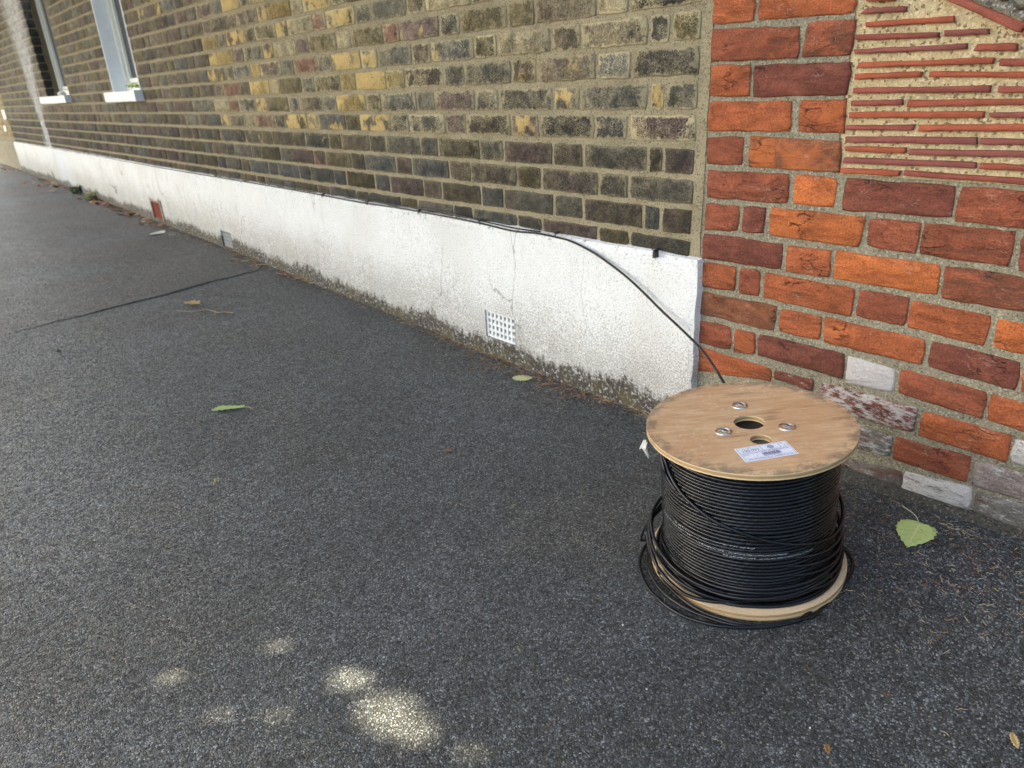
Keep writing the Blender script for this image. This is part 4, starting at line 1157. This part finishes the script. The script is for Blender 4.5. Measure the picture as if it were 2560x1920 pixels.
def clip(px, py, label, loose=False, rusty=False):
    p = at_wall(px, py, -.0215)
    t = empty('cable_clip', (p[0], p[1], p[2])); tag(t, label, 'cable clip', 'cable clips along the plinth top')
    a = np.linspace(-.4, math.pi + .6, 10); r = CR + .0016
    m = MB(); m.tube(np.array([(0, -r * math.sin(x) * .9, r * math.cos(x)) for x in a]) + np.array([0, -.004, 0]), .0018, 6)
    m.box((-.003, -.004, r - .001), (.003, .006, r + .006))
    m.build('saddle', M_CLIP, t, True)
    m = MB(); m.tube([(0, .026, r + .003), (0, -.010, r + .003)], .0011, 6); m.tube([(0, -.010, r + .003), (0, -.0118, r + .003)], .0026, 8)
    m.build('nail', M_RUST if rusty else M_CLIP, t)
    if loose:
        m = MB(); m.tube([(-.010, -.006, r + .004), (0, -.008, r + .002), (.004, -.008, r + .001)], .0014, 6)
        m.box((-.0035, -.012, -.012), (.0045, .004, .004)); m.build('body', M_CLIP, t)
clip(1393, 588, 'black cable clip where the cable leaves the wall and starts to drop')
clip(1641, 632, 'empty black cable clip left above the plinth near the red bricks', loose=True)
clip(1202, 556, 'black cable clip on the plinth top above the square-holed vent')
clip(1049, 530, 'cable clip with an orange-red nail head on the plinth top', rusty=True)
clip(920, 508, 'cable clip left of the one with the orange-red nail head')
clip(808, 490, 'cable clip above the vertical crack in the plinth')

# ------------------------------------------------------------------ leaves, twigs, litter
def mat_leaf(name, c1, c2, vein):
    s = S(name); u = s.attr('u'); v = s.attr('v'); p = s.pos()
    base = s.mix(s.noise(p, 90, 4, .6), c1, c2)
    vm = s.math('SUBTRACT', 1.0, s.step(s.math('ABSOLUTE', v), .0, .05))
    rib = s.math('ABSOLUTE', s.math('SUBTRACT', s.math('FRACT', s.math('MULTIPLY_ADD', s.math('ABSOLUTE', v), -1.2, s.math('MULTIPLY', u, 6.0))), .5))
    vm2 = s.math('MULTIPLY', s.math('SUBTRACT', 1.0, s.step(rib, .0, .10)), .6)
    base = s.mix(s.math('MAXIMUM', vm, vm2), base, vein)
    br = s.step(s.noise(p, 60, 4, .65), .60, .70)
    base = s.mix(s.math('MULTIPLY', br, .5), base, (.25, .16, .05))
    return s.out(base, .6, .35, s.bump(s.noise(p, 200, 3), .3, .001))
ML_GREEN = mat_leaf('leaf_lime', (.34, .44, .13), (.46, .54, .22), (.55, .60, .32))
ML_PALE = mat_leaf('leaf_pale', (.44, .46, .20), (.55, .55, .30), (.62, .62, .40))
ML_WHITE = mat_leaf('leaf_bleached', (.55, .58, .45), (.66, .68, .56), (.60, .62, .50))
ML_TAN = mat_leaf('leaf_tan', (.42, .30, .12), (.55, .42, .20), (.30, .20, .08))
ML_BROWN = mat_leaf('leaf_brown', (.20, .105, .045), (.32, .18, .07), (.14, .07, .03))
M_STEM = plain('leaf_stem', (.45, .44, .26), .7, .3)
M_STEMB = plain('dry_stem', (.30, .24, .16), .85, .2, 0, .25, 120)
def leaf(p, ang, L, W, shape, m, label, stem=None, stem_dir=None, fold=0., cat='leaf', group='fallen leaves', lift=.003, curl=.15, sm=None):
    """shape: list of (t along, half-width) ; lies on the ground at p, tip towards ang"""
    t = empty('leaf', (p[0], p[1], p[2])); tag(t, label, cat, group)
    tt_ = np.linspace(0, 1, 24); shape = list(zip(np.interp(tt_, [i / (len(shape) - 1) for i in range(len(shape))], [a for a, _ in shape]), spline([(b, 0, 0) for _, b in shape], 24)[:, 0]))
    n = len(shape); V = []; U = []; Vv = []
    ca, sa = math.cos(ang), math.sin(ang)
    cols = 7
    for i, (a, hw) in enumerate(shape):
        for j in range(cols):
            s_ = -1 + 2 * j / (cols - 1)
            jag = 1 + (.07 if (i + (j > 3)) % 2 else -.03) * (abs(s_) > .9)
            x = (a - .5) * L; y = s_ * hw * W * jag
            z = lift + fold * abs(s_) * hw * W + curl * W * .5 * (s_ * s_) * math.sin(a * 5 + j) * .5 + curl * L * .35 * (a - .5) ** 2 + .0015 * math.sin(i * 2.1 + j * 1.7)
            gx, gy = x * ca - y * sa, x * sa + y * ca
            V.append((gx, gy, max(z, .001) + float(gz(p[0] + gx, p[1] + gy) - gz(p[0], p[1])))); U.append(a); Vv.append(s_)
    F = [(i * cols + j, i * cols + j + 1, (i + 1) * cols + j + 1, (i + 1) * cols + j) for i in range(n - 1) for j in range(cols - 1)]
    b = obj('blade', V, F, m, t, True, {'u': np.array(U), 'v': np.array(Vv)})
    sld = b.modifiers.new('thick', 'SOLIDIFY'); sld.thickness = .0006
    if stem:
        sx = -.5 * L; sd = stem_dir or 0
        P = [(sx + .004, 0, lift + .0012), (sx - stem * .5, math.sin(sd) * stem * .35, lift + .002), (sx - stem, math.sin(sd) * stem, lift)]
        P = [(x * ca - y * sa, x * sa + y * ca, z + .001) for x, y, z in P]
        mm = MB(); mm.tube(spline(P, 10), .0009, 6); mm.build('stem', sm or M_STEM, t, True)
    return t
OVAL = [(0, .05), (.08, .5), (.25, .9), (.5, 1.0), (.75, .85), (.92, .45), (1, .03)]
HEART = [(0, .15), (.03, .55), (.10, .85), (.25, 1.0), (.45, .98), (.65, .75), (.82, .42), (.94, .14), (1, .02)]
TEAR = [(0, .45), (.1, .52), (.3, .62), (.5, .82), (.7, 1.0), (.85, .85), (.95, .3), (1, .05)]
LOBED = [(0, .1), (.1, .6), (.25, 1.0), (.4, .6), (.55, .95), (.75, .5), (1, .05)]
def between(p0, p1):
    a, b = at_ground(*p0), at_ground(*p1); return (a + b) / 2, math.atan2(b[1] - a[1], b[0] - a[0]), np.linalg.norm(b - a)
c, a, L = between((612, 1020), (530, 1028)); leaf(c, a, L, .016, TEAR, ML_GREEN, 'long green leaf with a browned stem end on open dark asphalt', .03, .6, .35, curl=.1)
c, a, L = between((1281, 946), (1331, 948)); leaf(c, a + .05, L, .021, OVAL, ML_PALE, 'pale oval leaf lying against the foot of the white plinth', None, curl=.05)
c, a, L = between((2299, 1313), (2268, 1370)); leaf(c, a, L * 1.05, np.linalg.norm(at_ground(2337, 1336) - at_ground(2246, 1336)) / 2, HEART, ML_GREEN, 'lime green heart-shaped leaf lying to the right of the drum', .05, -1.2, .10, curl=.12)
c, a, L = between((498, 762), (461, 757)); leaf(c, a, L, .030, LOBED, ML_TAN, 'crinkled tan leaf lying just behind the thin twig', .03, .3, .2)
c, a, L = between((411, 584), (379, 585)); leaf(c, a, L, .055, OVAL, ML_WHITE, 'bleached whitish leaf below the terracotta vent', .10, .1, .1)
leaf(at_ground(1122, 1129), .6, .022, .006, OVAL, ML_BROWN, 'tiny curled brown leaf midway along the dark asphalt', None, 0, .3)
leaf(at_ground(2535, 1855), -1.0, .026, .005, OVAL, ML_TAN, 'narrow orange leaf at the bottom right corner', None, 0, .3)
leaf(at_ground(2068, 1876), -.9, .016, .004, OVAL, ML_BROWN, 'dark narrow leaf below the drum at the bottom edge', None, 0, .3)
# leaves on the window sills
for (px, py, y, m_, L, lab) in ((333, 217, -.02, ML_GREEN, .13, 'crumpled dull green leaf on the nearer window sill'), (146, 226, .0, ML_BROWN, .12, 'dry brown leaf on the further window sill')):
    p = at_wall(px, py, y); p[2] = .148 + ZO
    t = empty('leaf', (p[0], p[1], p[2])); tag(t, lab, 'leaf', 'leaves on the window sills')
    V = []; F = []
    n = 6
    for i in range(n):
        for j in range(n):
            V.append(((i / (n - 1) - .5) * L, (j / (n - 1) - .5) * .07, .012 + .022 * abs(math.sin(i * 1.9 + j * 1.3)) + .012 * math.sin(j * 2.7)))
    F = [(i * n + j, i * n + j + 1, (i + 1) * n + j + 1, (i + 1) * n + j) for i in range(n - 1) for j in range(n - 1)]
    obj('blade', V, F, m_, t, False, {'u': np.array([v[0] * 8 + .5 for v in V]), 'v': np.array([v[1] * 20 for v in V])})
p = at_wall(154, 233, -.01); p[2] = .149 + ZO
V, F = lathe([(.001, 0), (.03, .004), (.036, .02), (.02, .036), (.001, .04)], 12)
o = obj('stone', [(x * 1.3, y, z) for x, y, z in V], F, M_SIGN, None, True); o.location = (p[0], p[1], p[2] - .002); tag(o, 'small white stone on the further window sill', 'stone')
# twig and dry stems
def twig(pts, r, label, branch=None, cat='twig', m=M_STEMB):
    t = empty('twig', tuple(pts[0])); tag(t, label, cat)
    P = spline(pts, 30); rr_ = r * (.7 + .5 * vnoise(np.linspace(0, 9, 30), 5)) * np.linspace(1, .6, 30)
    mm = MB(); mm.tube(P - np.array(pts[0]), rr_, 6); mm.build('stem', m, t, True)
    for b in branch or []:
        mm = MB(); mm.tube(spline(np.array(b) - np.array(pts[0]), 12), r * .55, 5); mm.build('side_shoot', m, t, True)
g = lambda px, py, l=.004: at_ground(px, py, l)
twig([g(584, 782), g(560, 780), g(545, 781), g(515, 774), g(480, 779), g(440, 776)], .0030, 'thin crooked grey twig on the asphalt in front of the plinth', [[g(548, 782), g(540, 786), g(537, 784)]])
w_ = lambda px, py, y=-.035: at_wall(px, py, y)
twig([g(143, 464, .0), w_(138, 452), w_(134, 440), w_(129, 428)], .007, 'dead rusty-brown weed stem standing against the far end of the plinth')
twig([g(294, 500, 0), w_(290, 480), w_(286, 470), w_(274, 461)], .0035, 'bare forked dry stem growing at the plinth foot', [[w_(286, 470), w_(290, 464)]])
# weeds
M_WEED = plain('weed_green', (.15, .18, .085), .7, .3, 0, .35, 60); M_GRASS = plain('dry_grass', (.38, .36, .18), .8, .2, 0, .35, 60)
def tuft(p, n, h, spread, m, label, name='weed', wid=.0025):
    t = empty(name, (p[0], p[1], p[2])); tag(t, label, 'weed')
    for q in range(3):
        mm = MB()
        for i in range(n // 3):
            a = rnd.uniform(0, 6.28); l = h * rnd.uniform(.5, 1.1); s_ = spread * rnd.uniform(.2, 1)
            bx, by = rnd.uniform(-.3, .3) * spread, rnd.uniform(-.3, .3) * spread
            P = [(bx, by, -.003), (bx + math.cos(a) * s_ * .5, by + math.sin(a) * s_ * .5, l * .75), (bx + math.cos(a) * s_, by + math.sin(a) * s_, l * (.9 - .5 * rnd.random()))]
            w = wid * rnd.uniform(.7, 1.3); d = (-math.sin(a) * w, math.cos(a) * w)
            V = [(P[0][0] - d[0], P[0][1] - d[1], P[0][2]), (P[0][0] + d[0], P[0][1] + d[1], P[0][2]), (P[1][0] + d[0] * 1.4, P[1][1] + d[1] * 1.4, P[1][2]), (P[1][0] - d[0] * 1.4, P[1][1] - d[1] * 1.4, P[1][2]), P[2]]
            mm.add(V, [(0, 1, 2, 3), (3, 2, 4)])
        mm.build('shoot', m, t)
tuft(g(190, 484, 0), 90, .08, .07, M_WEED, 'low green weed at the foot of the plinth by the far vent', wid=.012)
tuft(g(230, 498, 0), 60, .07, .12, M_GRASS, 'dry yellow grass tuft at the plinth foot beside the green weed', wid=.006)
tuft(g(539, 1207, 0), 24, .012, .016, M_GRASS, 'tiny pale grass tuft sprouting from the open asphalt', wid=.0008)
tuft(g(506, 1056, 0), 24, .010, .012, M_WEED, 'tiny green moss tuft below the long green leaf', wid=.0012)
tuft(g(146, 878, 0), 24, .012, .018, M_WEED, 'tiny green tuft on the asphalt at the left edge', wid=.0012)

# loose needles, straw and grit (uncountable)
def mat_litter():
    s = S('litter'); c = s.attr('Col', 'Color'); return s.out(c, .8, .25)
M_LIT = mat_litter()
LC_ = [(.30, .15, .07), (.36, .22, .11), (.46, .36, .20), (.22, .11, .06), (.55, .46, .30), (.24, .12, .06)]
def needles(mb, x, y, L, c, r=.0006):
    a = rnd.uniform(0, math.pi); z = float(gz(x, y)) + rnd.uniform(.001, .005)
    bend = rnd.uniform(-.3, .3) * L
    dx, dy = math.cos(a), math.sin(a)
    P = [(x + dx * L * t + -dy * bend * 4 * t * (1 - t), y + dy * L * t + dx * bend * 4 * t * (1 - t), z + rnd.uniform(0, .003)) for t in (0, .35, .7, 1)]
    mb.tube(P, np.array([r * .6, r, r, r * .5]), 4, False, Col=(*c, 1))
mb = MB()
for i in range(1700):
    x = -.6 - abs(rnd.gauss(0, 1)) * 1.6 if rnd.random() < .8 else rnd.uniform(-11, -2)
    if x > -.78: x -= .2
    vv = vnoise(x * 5.1, 21); cl = .35 + 1.3 * max(0, vv - .35)
    if vv < .3 and rnd.random() < .6: continue
    y = -.024 - abs(rnd.gauss(0, .055)) * cl
    needles(mb, x, y, rnd.uniform(.006, .03) * (1 if x > -3 else 1.8), rnd.choice(LC_[:4]) if rnd.random() < .75 else rnd.choice(LC_), .0006 if x > -3 else .0014)
for i in range(420):
    p = (rnd.gauss(-.05, .2), -.06 - abs(rnd.gauss(0, .16)))
    needles(mb, p[0], p[1], rnd.uniform(.005, .016), rnd.choice(LC_), .0005)
for i in range(380):
    p = (rnd.uniform(-2.2, .4), rnd.uniform(-1.6, -.1))
    needles(mb, p[0], p[1], rnd.uniform(.005, .018), rnd.choice(LC_[2:5]), .00045)
o = mb.build('needle_litter', M_LIT); tag(o, kind='stuff')
# brown leaf crumbs heaped along the wall foot at the far left
mb = MB()
def crumb(x, y, s_, c, lift=0):
    z = float(gz(x, y)) + lift + s_ * .3
    a = rnd.uniform(0, 6.28); t1 = rnd.uniform(-.5, .5)
    V = []
    for k in range(5):
        q = a + k * 1.2566; rr_ = s_ * rnd.uniform(.6, 1.1)
        V.append((x + rr_ * math.cos(q), y + rr_ * math.sin(q), z + t1 * rr_ * math.cos(q + 1)))
    mb.add(V, [(0, 1, 2, 3, 4)], Col=(*c, 1))
for i in range(240):
    u = rnd.random()
    if u < .35: x, y = rnd.gauss(-9.0, .35), -.03 - abs(rnd.gauss(0, .07))
    elif u < .6: x, y = rnd.gauss(-11.8, .6), -.03 - abs(rnd.gauss(0, .12))
    else: x, y = rnd.uniform(-7.5, -5.2), -.03 - abs(rnd.gauss(0, .05))
    crumb(x, y, rnd.uniform(.008, .035), rnd.choice([(.26, .10, .06), (.22, .15, .09), (.36, .28, .18), (.18, .10, .06)]))
for i in range(160):
    x = rnd.uniform(-3, -.9); crumb(x, -.026 - abs(rnd.gauss(0, .05)), rnd.uniform(.002, .007), rnd.choice([(.05, .04, .03), (.10, .06, .04), (.20, .10, .05)]))
for i in range(130):
    crumb(rnd.uniform(-2.6, .4), rnd.uniform(-1.6, -.08), rnd.uniform(.0010, .0022), rnd.choice([(.60, .58, .52), (.55, .56, .56), (.62, .60, .58)]), .001)
o = mb.build('leaf_crumbs', M_LIT); tag(o, kind='stuff')

# ------------------------------------------------------------------ street trees overhead (out of frame, they shade the pavement)
s_ = S('tree_foliage'); f_ = s_.noise(s_.pos(), 3, 2)
M_CROWN = s_.out(s_.mix(f_, (.045, .075, .020), (.085, .12, .035)), .6, .3)
SPOTS = [((968, 1778), .027), ((1030, 1830), .016), ((885, 1695), .019), ((700, 1615), .0055), ((560, 1790), .0065), ((432, 1695), .005), ((690, 1790), .004), ((1180, 1880), .0035)]
sp = [(at_ground(*s[0]), s[1]) for s in SPOTS]
NL = 46000
xs0 = npr.uniform(-14.0, 1.9, NL); isw = npr.rand(NL) < .45
Q = np.stack([xs0, np.where(isw, 0, npr.uniform(-3.0, 0, NL)), np.where(isw, npr.uniform(-.1, 2.7, NL), 0)], -1)
hh = npr.uniform(3.3, 5.6, NL)
tt = (hh - Q[:, 2]) / TO_SUN[2]
Lp = Q + TO_SUN[None] * tt[:, None] + npr.normal(0, .18, (NL, 3))
size = npr.uniform(.085, .15, NL)
keep = np.ones(NL, bool); fill_p = []; fill_s = []
for S0, r in sp:                                  # small gaps in the foliage where the sun comes through
    d = Lp - S0; al = d @ TO_SUN; perp = np.linalg.norm(d - al[:, None] * TO_SUN, axis=1)
    keep &= ~(perp < r + size * 1.2)
    u1 = np.cross(TO_SUN, [0, 0, 1.0]); u1 /= np.linalg.norm(u1); u2 = np.cross(TO_SUN, u1)
    nf = 700; lo = r + .022
    q = lo + (.30 - lo) * npr.rand(nf) ** 1.5; a = npr.uniform(0, 2 * np.pi, nf); t = npr.uniform(2.75, 3.15, nf) / TO_SUN[2]
    fill_p.append(S0 + t[:, None] * TO_SUN + (q * np.cos(a))[:, None] * u1 + (q * np.sin(a))[:, None] * u2)
    fill_s.append(np.minimum(npr.uniform(.020, .030, nf) + (q - lo) * .25, .09))
Lp, size = Lp[keep], size[keep]
F_p, F_s = np.concatenate(fill_p), np.concatenate(fill_s)
ok = np.ones(len(F_p), bool)
for S0, r in sp:
    d = F_p - S0; perp = np.linalg.norm(d - (d @ TO_SUN)[:, None] * TO_SUN, axis=1); ok &= perp > r + F_s * .9
Lp = np.concatenate([Lp, F_p[ok]]); size = np.concatenate([size, F_s[ok]])
mid = np.median(Lp[:, 0])
for side, lab in ((Lp[:, 0] < mid, 'leafy street tree standing out of frame further down the pavement'), (Lp[:, 0] >= mid, 'leafy street tree standing out of frame behind the camera')):
    P = Lp[side]; sz = size[side]; c0 = P.mean(0)
    base = np.array([c0[0], c0[1], float(gz(c0[0], c0[1]))])
    t = empty('street_tree', tuple(base)); tag(t, lab, 'tree', 'street trees')
    n = len(P)
    A_ = npr.normal(size=(n, 3)); A_[:, 2] *= .6; A_ /= np.linalg.norm(A_, axis=1)[:, None]
    Bv = np.cross(A_, npr.normal(size=(n, 3))); Bv /= np.linalg.norm(Bv, axis=1)[:, None]
    V = np.stack([P - A_ * sz[:, None], P + Bv * sz[:, None] * .75, P + A_ * sz[:, None] * 1.15, P - Bv * sz[:, None] * .75], 1).reshape(-1, 3) - base
    F = [(4 * i, 4 * i + 1, 4 * i + 2, 4 * i + 3) for i in range(n)]
    obj('crown', V, F, M_CROWN, t)
    m = MB(); h0 = 3.4 - base[2]
    m.tube(spline([(0, 0, -.1), (.05, .02, 1.6), (0, .06, 3.4), (.05, 0, h0)], 16), np.linspace(.24, .13, 16), 10)
    for k in range(9):
        a = k * .7; e_ = P[npr.randint(n)] - base
        m.tube(spline([(0.02, 0, h0 - .6 - .1 * k), e_ * .5 + np.array([0, 0, .5 + .4 * h0 * .5]), e_], 10), np.linspace(.075, .012, 10), 6)
    m.build('trunk', M_BARK, t, True)

# ------------------------------------------------------------------ unseen hedge added right of the frame: it closes off the light from the right
M_HEDGE = plain('hedge_leaf', (.035, .055, .018), .6, .3, 0, .35, 8)
t = empty('hedge', (1.25, -1.6, float(gz(1.25, -1.6)))); tag(t, 'unseen dark privet hedge added beside the red brick wall to block light from the right', 'hedge')
n = 9000
P = np.stack([npr.uniform(.0, .55, n), npr.uniform(-1.9, 1.5, n), npr.uniform(-.02, 2.1, n)], -1)
A_ = npr.normal(size=(n, 3)); A_ /= np.linalg.norm(A_, axis=1)[:, None]
Bv = np.cross(A_, npr.normal(size=(n, 3))); Bv /= np.linalg.norm(Bv, axis=1)[:, None]
sz = npr.uniform(.022, .04, n)
V = np.stack([P - A_ * sz[:, None], P + Bv * sz[:, None] * .6, P + A_ * sz[:, None], P - Bv * sz[:, None] * .6], 1).reshape(-1, 3)
obj('foliage', V, [(4 * i, 4 * i + 1, 4 * i + 2, 4 * i + 3) for i in range(n)], M_HEDGE, t)
m = MB()
for k in range(8):
    y = -1.7 + k * .42; m.tube([(.28, y, -.05), (.3, y + .05, .9), (.26, y + .1, 1.8)], np.array([.03, .02, .008]), 6)
m.build('stem', M_BARK, t, True)
